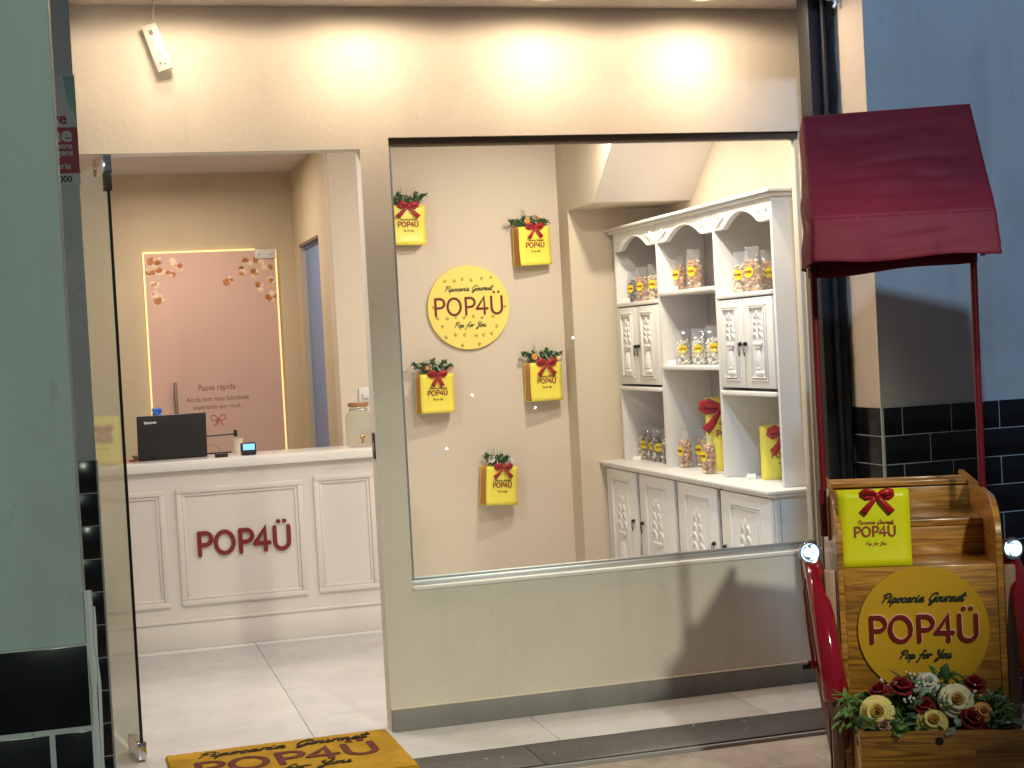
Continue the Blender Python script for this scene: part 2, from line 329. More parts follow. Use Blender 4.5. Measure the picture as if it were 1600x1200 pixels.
GL = {'i': (.30, [[(0, .05), (.10, .45), (.10, .12), (.18, 0), (.30, .1)], [(.13, .68), (.15, .70)]]),
 'p': (.46, [[(0, .1), (.12, .48), (.04, -.42)], [(.10, .3), (.22, .48), (.36, .34), (.30, .08), (.18, .0), (.46, .1)]]),
 'o': (.44, [[(.22, .48), (.05, .3), (.10, .03), (.26, .04), (.34, .28), (.22, .48), (.44, .42)]]),
 'c': (.38, [[(.33, .40), (.20, .48), (.06, .28), (.12, .03), (.24, 0), (.38, .1)]]),
 'a': (.50, [[(.34, .42), (.20, .48), (.05, .26), (.12, .02), (.26, .12), (.35, .46), (.34, .10), (.40, 0), (.50, .1)]]),
 'r': (.36, [[(.02, .1), (.08, .50), (.10, .02)], [(.10, .32), (.20, .48), (.36, .44)]]),
 'u': (.50, [[(.0, .3), (.06, .48), (.05, .14), (.15, 0), (.28, .14), (.34, .48), (.33, .10), (.40, 0), (.50, .1)]]),
 'm': (.58, [[(.03, .48), (.03, 0)], [(.03, .3), (.14, .48), (.20, .36), (.20, 0)], [(.20, .3), (.32, .48), (.40, .36), (.40, .08), (.48, 0), (.58, .1)]]),
 'e': (.38, [[(.05, .22), (.26, .30), (.24, .46), (.12, .44), (.05, .2), (.15, 0), (.38, .1)]]),
 't': (.30, [[(.13, .95), (.10, .14), (.18, 0), (.30, .1)], [(-.03, .62), (.30, .66)]]),
 'f': (.36, [[(.42, .88), (.30, 1), (.18, .8), (.10, .1), (.04, -.36), (-.04, -.42)], [(.0, .42), (.32, .46)]]),
 'P': (.62, [[(.14, 0), (.24, .95)], [(.0, .72), (.16, .98), (.50, .98), (.58, .74), (.44, .52), (.2, .5)]]),
 'G': (.66, [[(.62, .82), (.46, 1), (.2, .85), (.06, .42), (.2, .08), (.42, .12), (.54, .46), (.5, -.05), (.34, -.34), (.22, -.24), (.66, .12)]]),
 'Y': (.60, [[(.0, .9), (.12, .98), (.12, .6), (.25, .45), (.42, .62), (.5, 1), (.42, .3), (.3, -.32), (.14, -.36), (.2, -.1), (.60, .15)]])}
def script_strokes(text):
    x = 0; out = []
    for ch in text:
        if ch == ' ': x += .42; continue
        wd, ss = GL[ch]
        for st in ss: out.append([((px+x)*1.25+py*.5, py) for px, py in spline(st)])
        x += wd
    return out, x*1.25
def strokes_mesh(mb, strokes, wx, scale, width, depth, ox, oz, M=None, mi=0, base=0.0):
    """strokes in (x,z) plane facing -y; centred on ox"""
    hw = width/2
    for si, st in enumerate(strokes):
        p = [Vector((ox+(a-wx/2)*scale, oz+b*scale)) for a, b in st]
        q = [p[0]]
        for a in p[1:]:
            if (a-q[-1]).length > 1e-5: q.append(a)
        if len(q) < 2: continue
        d = base+depth+si*0.00015; Lf = []; Rt = []; closed = len(q) > 8 and (q[0]-q[-1]).length < 1e-3*scale+1e-6
        if closed: q = q[:-1]; nq = len(q)
        for i in range(len(q)):
            if closed: t1 = q[(i+1) % nq]-q[i]; t0 = q[i]-q[i-1]
            else:
                t1 = (q[min(i+1, len(q)-1)]-q[i]); t0 = (q[i]-q[max(i-1, 0)])
                if i == 0: t0 = t1
                if i == len(q)-1: t1 = t0
            t0 = t0.normalized(); t1 = t1.normalized(); t = (t0+t1)
            t = t.normalized() if t.length > 1e-4 else t0
            nn = Vector((-t.y, t.x)); c = max(0.55, nn.dot(Vector((-t0.y, t0.x)))); Lf.append(q[i]+nn*hw/c); Rt.append(q[i]-nn*hw/c)
        if closed:
            vs = [(v.x, -d, v.y) for v in Lf+Rt]+[(v.x, -base, v.y) for v in Lf+Rt]
            for i in range(nq):
                j = (i+1) % nq; mb.add([vs[i], vs[j], vs[nq+j], vs[nq+i], vs[2*nq+i], vs[2*nq+j], vs[3*nq+j], vs[3*nq+i]], [(0, 1, 2, 3), (0, 4, 5, 1), (3, 2, 6, 7)], mi, M)
            continue
        ta = (q[1]-q[0]).normalized(); tb = (q[-1]-q[-2]).normalized()
        def capf(c, t, sgn):
            out = []
            for k in range(1, 6):
                a = math.pi*k/6; n = Vector((-t.y, t.x)); out.append(c+(n*math.cos(a)*(1 if sgn > 0 else -1)+t*math.sin(a)*sgn)*hw)
            return out
        outline = Lf+capf(q[-1], tb, 1)+Rt[::-1]+capf(q[0], ta, -1)
        n = len(outline); nL = len(Lf)
        vs = [(v.x, -d, v.y) for v in outline]+[(v.x, -base, v.y) for v in outline]
        fs = [(i, n+i, n+(i+1) % n, (i+1) % n) for i in range(n)]
        ri = lambda i: nL+5+(nL-1-i)
        for i in range(nL-1): fs.append((i, i+1, ri(i+1), ri(i)))
        fs.append(tuple([nL-1]+list(range(nL, nL+5))+[nL+5])); fs.append(tuple([ri(0)]+list(range(nL+5+nL, n))+[0]))
        mb.add(vs, fs, mi, M)
    return mb
def text_obj(body, size, name, m, parent, loc, rot=(R(90), 0, 0), align='CENTER', depth=0.0008, sx=1.0, shear=0, bold=0):
    c = bpy.data.curves.new(name, 'FONT'); c.body = body; c.size = size; c.align_x = align; c.align_y = 'CENTER'; c.extrude = depth; c.shear = shear; c.offset = bold; c.resolution_u = 3
    t = bpy.data.objects.new(name+'_tmp', c); COL.objects.link(t); dg = bpy.context.evaluated_depsgraph_get(); dg.update()
    me = bpy.data.meshes.new_from_object(t.evaluated_get(dg)); bpy.data.objects.remove(t); me.name = name
    me.materials.clear(); me.materials.append(MATS[m])
    o = bpy.data.objects.new(name, me); COL.objects.link(o); o.parent = parent; o.location = loc; o.rotation_euler = rot; o.scale = (sx, 1, 1); return o
# ================================================================ SETTING
structure(tag(MB().box(-6, 9, -4, 4.914, -0.06, -0.018).build('pavement', 'concrete'), 'rough brown concrete pavement in front of the shop step'))
structure(tag(MB().box(-6, 9, 4.9, 10.2, -0.10, -0.006).build('floor_bed', 'floor_grout'), 'grout bed under the shop floor tiles'))
fl = MB()
xs = [0.737+0.8*k for k in range(-3, 5)]
for i in range(len(xs)-1):
    for (y0, y1) in ((5.187, 7.58), (7.584, 9.98)):
        fl.bbox(xs[i]+.0012, xs[i+1]-.0012, y0, y1, -0.02, 0.0, 0.0015)
structure(tag(fl.build('floor', 'floor_white'), 'large pale porcelain floor tiles of the shop and its doorstep'))
th = MB()
for x0, x1 in ((-1.6, -0.1), (-0.0975, 1.40), (1.4025, 2.90), (2.9025, 4.4)): th.bbox(x0, x1, 4.915, 5.184, -0.02, 0.0005, 0.002)
structure(tag(th.build('threshold', 'granite'), 'dark granite threshold strip along the step edge'))
structure(tag(MB().box(-0.6, 3.1, 4.932, 5.60, 2.64, 2.76).build('porch_ceiling', 'ceiling_paint'), 'plastered porch ceiling over the shop front'))
structure(tag(MB().box(-1.0, 3.3, 5.66, 9.8, 2.52, 2.6).build('shop_ceiling', 'ceiling_paint'), 'plain ceiling inside the shop'))

# ---------------------------------------------------------------- storefront
sf = thing('storefront', 'cream plastered shop front with an open glass door and a big display window', 'shop front', (1.5, 5.6, 0))
def loc(o, p): # keep world coordinates for a child of a translated parent
    o.matrix_parent_inverse = p.matrix_world.inverted() if False else Matrix.Translation(p.location).inverted(); return o
def P(mb, name, mats, par, label=None, **k):
    o = part(mb, name, mats, par, label, **k)
    q = Vector((0, 0, 0)); a = par
    # parent chain locations sum (rotation-free parents only)
    while a is not None: q += Vector(a.location); a = a.parent
    o.location = -q; return o
sf.location = (0, 0, 0)
m = MB()
Y0, Y1 = 5.58, 5.67
m.box(-0.8, 0.03, Y0, Y1, 0, 2.7).box(0.03, 1.015, Y0, Y1, 2.127, 2.7).box(1.015, 1.121, Y0, Y1, 0, 2.7).box(1.121, 2.772, Y0, Y1, 2.167, 2.7).box(1.121, 2.772, Y0, Y1, 0, 0.509).box(2.772, 3.3, Y0, Y1, 0, 2.7)
# weld the separate blocks into one clean skin
wall = m.build('wall', 'facade_paint', sf, smooth=False)
bm = bmesh.new(); bm.from_mesh(wall.data); bmesh.ops.remove_doubles(bm, verts=bm.verts[:], dist=1e-5); bm.to_mesh(wall.data); bm.free()
P(MB().bbox(1.017, 3.1, 5.566, 5.579, 0.001, 0.081, 0.002), 'skirting', 'skirting_grey', sf)
P(MB().bbox(1.017, 3.1, 5.5655, 5.5795, 0.0815, 0.0855, 0.001), 'skirting_cap', 'skirting_top', sf)
wf = P(MB().bbox(1.1215, 1.133, 5.60, 5.64, 0.543, 2.1375, 0.001), 'window_frame', 'frame_blue', sf)
P(MB().bbox(1.122, 2.771, 5.598, 5.64, 2.138, 2.1665, 0.001), 'window_head', 'frame_brown', sf)
P(MB().bbox(2.745, 2.7715, 5.60, 5.64, 0.553, 2.1375, 0.002).bbox(2.758, 2.7715, 5.583, 5.599, 0.53, 2.1665, 0.001), 'window_post', 'frame_cream', sf)
P(MB().bbox(1.1215, 2.7715, 5.571, 5.602, 0.5095, 0.524, 0.002), 'sill', 'sill_white', sf)
P(MB().bbox(1.1215, 2.7715, 5.604, 5.662, 0.510, 0.5425, 0.002).bbox(1.1215, 2.7715, 5.612, 5.616, 0.543, 0.552, 0.0008).bbox(1.1215, 2.7715, 5.628, 5.632, 0.543, 0.552, 0.0008), 'window_track', 'aluminium', sf)
P(MB().box(1.134, 2.744, 5.6175, 5.6265, 0.5432, 2.137), 'window_pane', 'pane', sf, smooth=False)
st = P(MB().bbox(1.0115, 1.0145, 5.598, 5.643, 1.00, 1.095, 0.001), 'strike_plate', 'black_plastic', sf)
P(MB().bbox(1.0105, 1.0118, 5.606, 5.62, 1.03, 1.06, 0.0005), 'latch', 'aluminium', st)
# glass door leaf swung into the shop
leaf = MB().box(0, 0.85, -0.005, 0.005, 0.012, 2.115).build('glass_door', 'door_pane', sf, smooth=False)
leaf.location = (0.125, 5.588, 0); leaf.rotation_euler = (0, 0, math.atan2(.983, -.185))
MB().box(-0.0045, 0, -0.0052, 0.0052, 0.012, 2.115).build('glass_edge', 'glass_edge_dark', leaf, smooth=False)
MB().bbox(-0.005, 0.16, -0.016, 0.016, 2.062, 2.128, 0.003).ball((0.05, 0.0165, 2.095), 0.007, sc=(1, .3, 1)).ball((0.12, 0.0165, 2.095), 0.007, sc=(1, .3, 1)).build('patch_fitting', 'chrome', leaf)
MB().bbox(-0.006, 0.15, -0.016, 0.016, 0.004, 0.068, 0.003).build('patch_fitting', 'chrome', leaf)
MB().bbox(-0.012, 0.03, -0.012, 0.012, 2.0, 2.061, 0.002).build('pivot_seal', 'black_rubber', leaf)

# ---------------------------------------------------------------- pillars
def tiles(mb, x0, x1, ztop, rows, yf, joint, pitch=0.195, rowh=0.1015, first=0, g=0.0035, d=0.0018):
    for r in range(rows):
        z1 = ztop-r*rowh; z0 = z1-rowh+g
        off = joint+(pitch*0.55 if (r+first) % 2 else 0); k = math.floor((x0-off)/pitch); a = x0
        while a < x1-0.004:
            nx = off+(k+1)*pitch; b = min(nx-g, x1)
            if b-a > 0.006: mb.bbox(a, b, yf-d, yf, max(z0, 0.0), z1, 0.0008)
            a = nx; k += 1
def pillar(name, label, x0, x1, y0, y1, top, ztile, joint, paint, rows=11, right=False, left=False, first=0):
    t = thing(name, label, 'pillar')
    P(MB().box(x0, x1, y0, y1, 0, top), 'masonry', paint, t, smooth=False)
    gx0 = x0-(0.004 if left else 0); gx1 = x1+(0.004 if right else 0)
    P(MB().box(gx0, gx1, y0-0.005, y0-0.0002, -0.015, ztile), 'grout_bed', 'grout', t, smooth=False)
    tm = MB(); tiles(tm, x0+(0.004 if left else 0), x1-(0.002 if right else 0), ztile, rows, y0-0.0045, joint, first=first, g=0.0035)
    P(tm, 'tile_cladding', 'black_tile', t); return t
pl = pillar('tiled_pillar', 'far left pillar with a dull blue upper wall and a column of black tiles beside the glass door', -1.6, 0.026, 4.935, 5.575, 3.2, 1.106, -0.0715-0.195*9, 'pier_paint', right=True)
pr_ = pillar('tiled_pillar', 'right hand pillar with blue-grey paint above black brick tiles behind the red cart', 2.7075, 4.6, 4.935, 5.16, 3.4, 1.098, 2.785-0.195*2, 'pier_paint', left=True)
P(MB().box(2.7045, 2.7072, 4.936, 5.16, 1.10, 3.4), 'return_face', 'pier_return', pr_, smooth=False)
rt = MB(); 
for r in range(11): rt.bbox(2.7015, 2.7068, 4.939, 5.16, 1.098-(r+1)*0.1015+0.0035, 1.098-r*0.1015, 0.0012)
P(rt, 'return_tile', 'black_tile', pr_)
P(MB().box(2.7035, 2.7069, 4.9355, 5.16, -0.01, 1.0985), 'return_grout', 'grout', pr_, smooth=False)
pn = thing('tiled_pillar', 'nearest pillar at the left edge, grey-green paint over large black tiles', 'pillar')
P(MB().box(-1.6, -0.0135, 1.90, 2.3, 0, 3.2), 'masonry', 'near_paint', pn, smooth=False, bevel=0.002)
P(MB().box(-1.6, -0.0125, 1.894, 1.8995, -0.015, 1.072), 'grout_bed', 'grout', pn, smooth=False)
tm = MB(); tiles(tm, -1.5, -0.0135, 1.0705, 10, 1.8955, -0.0555-0.195*0.55-0.195*7, first=0, g=0.006); P(tm, 'tile_cladding', 'black_tile', pn)
random.seed(4)
tb = MB(); pts = [(-0.0085+random.uniform(-.0012, .0012), 1.897+random.uniform(-.001, .001), z) for z in [1.134-0.03*i for i in range(38)]]
tb.tube(pts, [0.0042+random.uniform(-.0009, .0012) for _ in pts], 7); tb.tube([(p[0]+.006, p[1]+.004, p[2]-.02) for p in pts], 0.0022, 6)
P(tb, 'edge_trim', 'white_plastic', pn, 'ragged white plastic tile edging')

# roller shutter guide post
gp = thing('shutter_guide', 'glossy black steel shutter guide running up beside the display window', 'shutter guide')
random.seed(2)
gm = MB(); gm.bbox(2.608, 2.650, 5.16, 5.25, -0.01, 2.64, 0.003).bbox(2.652, 2.664, 5.135, 5.25, -0.01, 2.64, 0.002)
P(gm, 'channel', 'black_panel', gp)
cm = MB(); n = 60; sec = []
for i in range(n+1):
    z = 2.62*i/n; w0 = 2.667+random.uniform(-.001, .001); w1 = 2.703+random.uniform(-.004, .001); yy = 5.128+random.uniform(-.003, .003)
    sec += [(w0, 5.2, z), (w0, yy+.01, z), ((w0+w1)/2+random.uniform(-.004, .004), yy-.005, z+random.uniform(-.008, .008)), (w1, yy+.012, z), (w1, 5.2, z)]
cm.add(sec, [(i*5+k, i*5+k+1, (i+1)*5+k+1, (i+1)*5+k) for i in range(n) for k in range(4)])
P(cm, 'plastic_wrap', 'black_steel', gp, 'crumpled shiny black plastic cover')
P(MB().tube([(2.665, 5.10, 2.60), (2.69, 5.10, 2.56), (2.68, 5.10, 2.54)], 0.008, 8).ball((2.668, 5.105, 2.585), 0.02), 'bracket', 'aluminium', gp)

# interior walls ---------------------------------------------------
def wallobj(mb, label, m_, name='partition_wall'):
    return tag(mb.build(name, m_, smooth=False), label, 'wall')
wallobj(MB().box(-1.05, 1.9, 9.61, 9.75, 0, 2.56), 'dim back wall of the passage holding the pink glass door', 'hall_paint')
wallobj(MB().box(-1.05, -0.93, 5.67, 9.609, 0, 2.56), 'plain cream left side wall of the shop', 'wall_cream')
t = MB(); t.box(1.30, 1.40, 9.36, 9.609, 0, 2.56).box(1.30, 1.40, 8.581, 9.36, 2.052, 2.56).box(1.30, 1.40, 8.21, 8.58, 0, 2.56)
wallobj(t, 'side wall of the passage with the narrow opening to the blue door', 'hall_paint')
wallobj(MB().box(1.2915, 2.53, 8.05, 8.209, 0, 2.56), 'smooth cream wall that carries the hanging bags and the round sign', 'panel_cream', 'display_wall')
t = MB().box(2.5305, 3.06, 7.88, 8.2, 0, 2.56)
wallobj(t, 'narrow cream wall under the stair behind the display cabinet', 'wall_cream')
wallobj(MB().box(3.0605, 3.2, 5.67, 8.2, 0, 2.56), 'cream right side wall behind the white cabinet', 'wall_cream')
wallobj(MB().box(2.5292, 2.5305, 7.882, 8.0495, 0, 2.52), 'thin tan return strip at the end of the bag wall', 'wall_cream')
# underside of a stair
st = MB(); prof = [(7.879, 2.081), (7.452, 2.081), (6.90, 2.519), (7.879, 2.519)]
vs = [(2.5295, a, b) for a, b in prof]+[(3.0595, a, b) for a, b in prof]
st.add(vs, [(0, 1, 2, 3), (7, 6, 5, 4), (0, 4, 5, 1), (1, 5, 6, 2), (2, 6, 7, 3), (3, 7, 4, 0)])
so = st.build('stair_underside', ['wall_cream', 'ceiling_paint'], smooth=False)
for p in so.data.polygons:
    if p.normal.z < -0.3 and abs(p.normal.x) < .1 and abs(p.normal.y) > .2: p.material_index = 1
tag(so, 'boxed sloping underside of a staircase above the cabinet', 'stair box')
# blue door
bd = thing('inner_door', 'narrow blue frosted door with black script in the side wall', 'door')
P(MB().box(1.335, 1.345, 8.585, 9.355, 0.0, 2.03), 'door_panel', 'door_blue', bd, smooth=False)
sm = MB(); ss, wx = script_strokes('P')
F = [[(0, 1), (.9, 1.1)], [(.45, 1.05), (.35, 0), (.2, -.1)], [(.1, .5), (.8, .6)], [(.3, -.4), (.7, -.35)]]
strokes_mesh(sm, F, 0.9, 0.13, 0.008, 0.001, 0, 0); o = P(sm, 'lettering', 'script_black', bd); o.rotation_euler = (0, 0, R(-90)); o.location = (1.333, 8.70, 1.25)
P(MB().bbox(1.3005, 1.34, 8.58, 9.36, 2.035, 2.0515, 0.001), 'lintel', 'frame_brown', bd)

# pink glass door
pd = thing('pink_glass_door', 'pink frosted glass door with popcorn prints and glowing golden edges', 'door')
P(MB().box(0.398, 1.18, 9.590, 9.600, 0.01, 2.045), 'film_panel', 'pink_film', pd, smooth=False)
P(MB().box(0.388, 0.3975, 9.588, 9.602, 0.01, 2.045).box(1.1805, 1.190, 9.588, 9.602, 0.01, 2.045).box(0.388, 1.06, 9.588, 9.602, 2.0455, 2.055), 'lit_edge', 'lit_edge', pd, smooth=False)
f_ = P(MB().bbox(1.058, 1.184, 9.578, 9.5895, 1.992, 2.05, 0.004), 'patch_fitting', 'white_plastic', pd)
P(MB().ball((1.083, 9.577, 2.02), .007, sc=(1, .3, 1)).ball((1.15, 9.577, 2.02), .007, sc=(1, .3, 1)), 'screw', 'aluminium', f_)
P(MB().bbox(0.523, 0.545, 9.53, 9.55, 0.62, 1.265, 0.004).box(0.53, 0.538, 9.55, 9.59, 1.18, 1.19).box(0.53, 0.538, 9.55, 9.59, 0.7, 0.71), 'handle', 'handle_bronze', pd)
for body, sz, x, z, sx in (('Pausa rápida', 0.052, .783, 1.222, .87), ('Ainda tem mais felicidade', 0.042, .787, 1.153, .87), ('esperando por você.', 0.040, .782, 1.105, .87)):
    text_obj(body, sz, 'lettering', 'pink_text', pd, (x, 9.5895, z), sx=sx, depth=0.0004)
bw = [spline([(0, 0), (-.5, .5), (-.95, .45), (-1, -.05), (-.55, -.25), (0, 0)]), spline([(0, 0), (.5, .5), (.95, .45), (1, -.05), (.55, -.25), (0, 0)]), spline([(0, 0), (-.25, -.5), (-.7, -1)]), spline([(0, 0), (.3, -.45), (.75, -.95)]), spline([(0, 0), (-.05, -.5), (-.3, -.9)])]
P(strokes_mesh(MB(), bw, 0, 0.042, 0.005, 0.0006, 0.782, 1.03, Matrix.Translation((0, 9.5897, 0))), 'bow_print', 'decal_red', pd)
random.seed(9)
pc = MB()
for i, (x, z) in enumerate([(0.467, 2.003), (0.486, 1.931), (0.436, 1.957), (0.545, 1.929), (0.6, 1.957), (0.445, 1.852), (0.479, 1.763), (0.415, 1.921), (0.561, 1.983), (0.431, 2.004), (0.458, 1.791), (0.889, 1.864), (0.978, 1.926), (1.007, 1.966), (1.051, 1.906), (1.125, 1.941), (1.087, 1.818), (1.155, 1.846), (1.145, 1.747), (1.079, 1.98), (1.155, 1.781)]):
    for k in range(6):
        a = random.uniform(0, 6.28); r = random.uniform(0.0, 0.026); dx, dz = r*math.cos(a), r*math.sin(a); rr = random.uniform(.011, .023)
        if x+dx > 1.165: dx = 0
        if x+dx < .42: dx = abs(dx)
        pc.ball((x+dx, 9.589-0.00015*k, z+dz), rr, mi=1 if (k % 3 == 2) else 0, sc=(1, .05, random.uniform(.7, 1)), nu=9, nv=6, jit=.15, rnd=random)
P(pc, 'popcorn_print', ['popcorn_decal', 'popcorn_decal_brown'], pd)

# ---------------------------------------------------------------- porch lights, driver, poster, doormat
for i, (x, y) in enumerate(DL):
    if i == 0: continue
    t = thing('downlight', ('', 'recessed warm porch downlight above the door side of the window', 'recessed warm porch downlight in the middle, over the round sign', 'recessed warm porch downlight at the cabinet end of the window')[i], 'downlight', (x, y, 2.64), 0, 'porch downlights')
    MB().lathe([(.042, -.001), (.056, -.001), (.056, -.006), (.05, -.010), (.042, -.006)], 32, cap=False).build('trim_ring', 'white_plastic', t)
    MB().lathe([(.0, -.004), (.041, -.004), (.041, -.002), (0, -.002)], 24, cap=False).build('lens', 'lens_lit', t)
random.seed(8)
h = MB(); poly = [(0.318+0.062*math.cos(a)*random.uniform(.85, 1.1), 5.452+0.04*math.sin(a)*random.uniform(.8, 1.1)) for a in [2*math.pi*k/22 for k in range(22)]]
h.add([(x, y, 2.6385) for x, y in poly]+[(x, y, 2.6397) for x, y in poly], [tuple(range(22)), tuple(reversed(range(22, 44)))]+[(i, (i+1) % 22, (i+1) % 22+22, i+22) for i in range(22)])
tag(h.build('ceiling_hole', 'black_rubber', smooth=False), 'ragged dark hole in the porch ceiling that the white driver dangles from', 'hole')
dv = thing('light_driver', 'white plastic LED driver box dangling crooked on its cable above the door', 'driver', (0.318, 5.545, 2.486), 0)
o = MB().bbox(-0.026, 0.026, -0.014, 0.014, -0.083, 0.083, 0.003).build('housing', 'white_plastic', dv); o.rotation_euler = (R(3), R(-17), R(-14))
MB().box(-.008, .006, -.0148, -.0142, .045, .062).box(-.01, -.004, -.0148, -.0142, -.06, -.05).box(.004, .010, -.0148, -.0142, -.065, -.058).box(-.016, -.004, -.0148, -.0142, .01, .012).box(-.016, .0, -.0148, -.0142, .02, .022).box(-.002, .014, -.0148, -.0142, -.02, -.0175).box(-.002, .010, -.0148, -.0142, -.03, -.0275).build('marking', 'skirting_grey', o, smooth=False)
MB().tube([(-.02, 0, .078), (-.012, .0, .10), (-.008, -.03, .13), (0.004, -.08, .170)], .0016, 6).tube([(.004, -.012, .01), (.012, -.018, .05), (-.006, -.01, .09), (-.004, -.03, .14), (0.008, -.08, .170)], .0013, 6).build('cable', 'white_plastic', dv)

po = thing('wall_poster', 'white and dark red notice with cut-off words, on the far left pillar', 'notice')
P(MB().box(-0.42, 0.030, 4.9310, 4.9345, 1.948, 2.285), 'board', 'poster_grey', po, smooth=False)
P(MB().box(-0.42, 0.0295, 4.9300, 4.9308, 1.985, 2.125), 'red_band', 'poster_red', po, smooth=False)
pp = MB(); pp.add([(-.005, 4.9304, 2.28), (.029, 4.9304, 2.28), (.029, 4.9304, 2.13), (.022, 4.9304, 2.16), (.006, 4.9304, 2.20)], [(0, 1, 2, 3, 4)]); P(pp, 'picture', 'poster_teal', po, smooth=False)
for body, sz, x, z, mm, b in (('Sorve', .050, .0, 2.151, 'poster_text', .0012), ('telefone', 0.066, .012, 2.102, 'poster_grey', .002), ('nosso cadastro', .025, .012, 2.068, 'poster_grey', .0006), ('das imagens', .027, .013, 2.048, 'poster_grey', .0006), ('galeria', .027, .004, 2.007, 'poster_grey', .0003), ('9 0000', .027, .006, 1.967, 'script_black', .0008)):
    text_obj(body, sz, 'lettering', mm, po, (x, 4.9298, z), align='RIGHT', depth=.0002, bold=b)

dm = thing('doormat', 'yellow coir doormat printed with the shop logo in the open doorway', 'doormat', (0.605, 5.318, 0.0), R(1.2))
random.seed(5)
g = MB(); nx, ny = 130, 90; W, D = .795, .545
for j in range(ny+1):
    for i in range(nx+1):
        x = -W/2+W*i/nx; y = -D/2+D*j/ny; e = min(i, nx-i, j, ny-j); z = 0.011+random.uniform(0, .0022) if e > 0 else 0.001
        if e == 0: x += random.uniform(-.0015, .0015); y += random.uniform(-.0015, .0015)
        g.v.append((x, y, z))
for j in range(ny):
    for i in range(nx): a = j*(nx+1)+i; g.f.append((a, a+1, a+nx+2, a+nx+1)); g.m.append(0)
g.build('pile', 'mat_pile', dm)
Mm = Matrix.Translation((0, 0, .0128)) @ Matrix.Rotation(R(-90), 4, 'X')
Mm = Matrix(((1, 0, 0, 0), (0, 0, 1, 0), (0, -1, 0, .0128), (0, 0, 0, 1)))
ss, wx = logo_strokes(); strokes_mesh(a := MB(), ss, wx, 0.148, 0.026, 0.0012, 0.0, -0.045, Mm); a.build('lettering', 'mat_print', dm)
ss, wx = script_strokes('Pipocaria Gourmet'); strokes_mesh(a := MB(), ss, wx, .60/wx, 0.0075, 0.0010, 0.0, 0.170, Mm); a.build('script', 'mat_script', dm)
ss, wx = script_strokes('Pop for You'); strokes_mesh(a := MB(), ss, wx, .38/wx, 0.0075, 0.0010, 0.0, -0.13, Mm); a.build('script', 'mat_script', dm)

# unseen glowing globes added behind the viewer to make small sparkles in the panes
for i, (x, y, z, lab) in enumerate(((5.344, -5.456, 1.412, 'small globe added out of view for pane sparkles, nearest to the right'), (4.268, -5.956, 0.824, 'small globe added out of view for pane sparkles, lowest of the row'), (5.295, -6.956, 0.587, 'small globe added out of view for pane sparkles, farthest to the right'), (3.70, -4.956, 0.30, 'small globe added out of view for pane sparkles, second from the left'))):
    t = thing('sparkle_globe', lab, 'lamp', (x, y, z), 0, 'added sparkle globes'); MB().ball((0, 0, 0), .018, nu=12, nv=8).build('globe', 'globe_lit', t); MB().tube([(0, 0, -.018), (0, 0, -z-.018)], .01, 6).build('post', 'black_plastic', t)

random.seed(77); q = MB()
for _ in range(34):
    x = random.uniform(1.05, 2.45); y = random.choice((random.uniform(4.95, 5.18), random.uniform(5.2, 5.55), random.uniform(4.5, 4.9))); z = 0.001 if y > 4.91 else -.0175
    q.ball((x, y, z), random.uniform(.0015, .0055), sc=(1, random.uniform(.4, 1), .3), nu=6, nv=4, jit=.3, rnd=random)
tag(q.build('paint_chips', 'paper_white', smooth=False), 'small white paint chips and grit scattered on the granite strip and step', 'debris', kind='stuff')
# ================================================================ COUNTER
ct = thing('counter', 'white panelled service counter with dark red logo lettering', 'counter')
P(MB().box(-0.01, 1.425, 7.66, 8.0, 0.0, 0.864), 'body', 'counter_white', ct, smooth=False)
P(MB().bbox(-0.02, 1.435, 7.636, 8.045, 0.865, 0.909, 0.003), 'countertop', 'counter_stone', ct)
P(MB().bbox(-0.0095, 1.4245, 7.648, 7.6595, 0.0005, 0.128, 0.002).bbox(-0.0095, 1.4245, 7.643, 7.6595, 0.1285, 0.142, 0.003), 'plinth', 'counter_white', ct)
def moulding(x0, x1, z0, z1):
    q = MB(); w1, w2 = .026, .014
    for (a, b, c, d, dep) in ((0, 0, w1, 0.0, .010), (w1+.0005, 0, w2, 0, .0055)):
        e = a; X0, X1, Z0, Z1 = x0+e, x1-e, z0+e, z1-e; k = c
        q.bbox(X0, X1, 7.66-dep, 7.6597, Z1-k, Z1, .002); q.bbox(X0, X1, 7.66-dep, 7.6597, Z0, Z0+k, .002)
        q.bbox(X0, X0+k, 7.66-dep, 7.6597, Z0+k+.0004, Z1-k-.0004, .002); q.bbox(X1-k, X1, 7.66-dep, 7.6597, Z0+k+.0004, Z1-k-.0004, .002)
    P(q, 'moulding', 'counter_white', ct)
moulding(.040, .345, .209, .775); moulding(.401, 1.012, .209, .779); moulding(1.068, 1.372, .211, .791)
ss, wx = logo_strokes(); q = strokes_mesh(MB(), ss, wx, .1065, .0205, .010, .716, .449, Matrix.Translation((0, 7.6599, 0))); P(q, 'lettering', 'red_letter', ct)

def at(name, label, cat, x, y, z=0.9095, rz=0, group=None): return thing(name, label, cat, (x, y, z), R(rz), group)
lp = at('laptop', 'open black laptop with its lid back turned to the door', 'laptop', .41, 7.91, rz=5)
MB().bbox(-.17, .17, -.01, .23, 0.0, .017, .004).build('base', 'black_plastic', lp)
lid = MB().bbox(-.17, .17, -.006, .004, .0, .218, .003).build('lid', 'black_plastic', lp); lid.location = (0, -.012, .006); lid.rotation_euler = (R(7), 0, 0)
text_obj('lenovo', .022, 'lettering', 'paper_white', lid, (-.105, -.0064, .185), depth=.0002, bold=.0005)
ar = at('arm_stand', 'thin black arm with an upright end piece sticking out beside the laptop', 'stand', .60, 7.97)
MB().tube([(-.06, 0, .098), (.125, 0, .101)], .004, 8).build('arm', 'black_plastic', ar)
MB().bbox(.122, .140, -.012, .012, .088, .122, .003).build('end_clamp', 'black_plastic', ar)
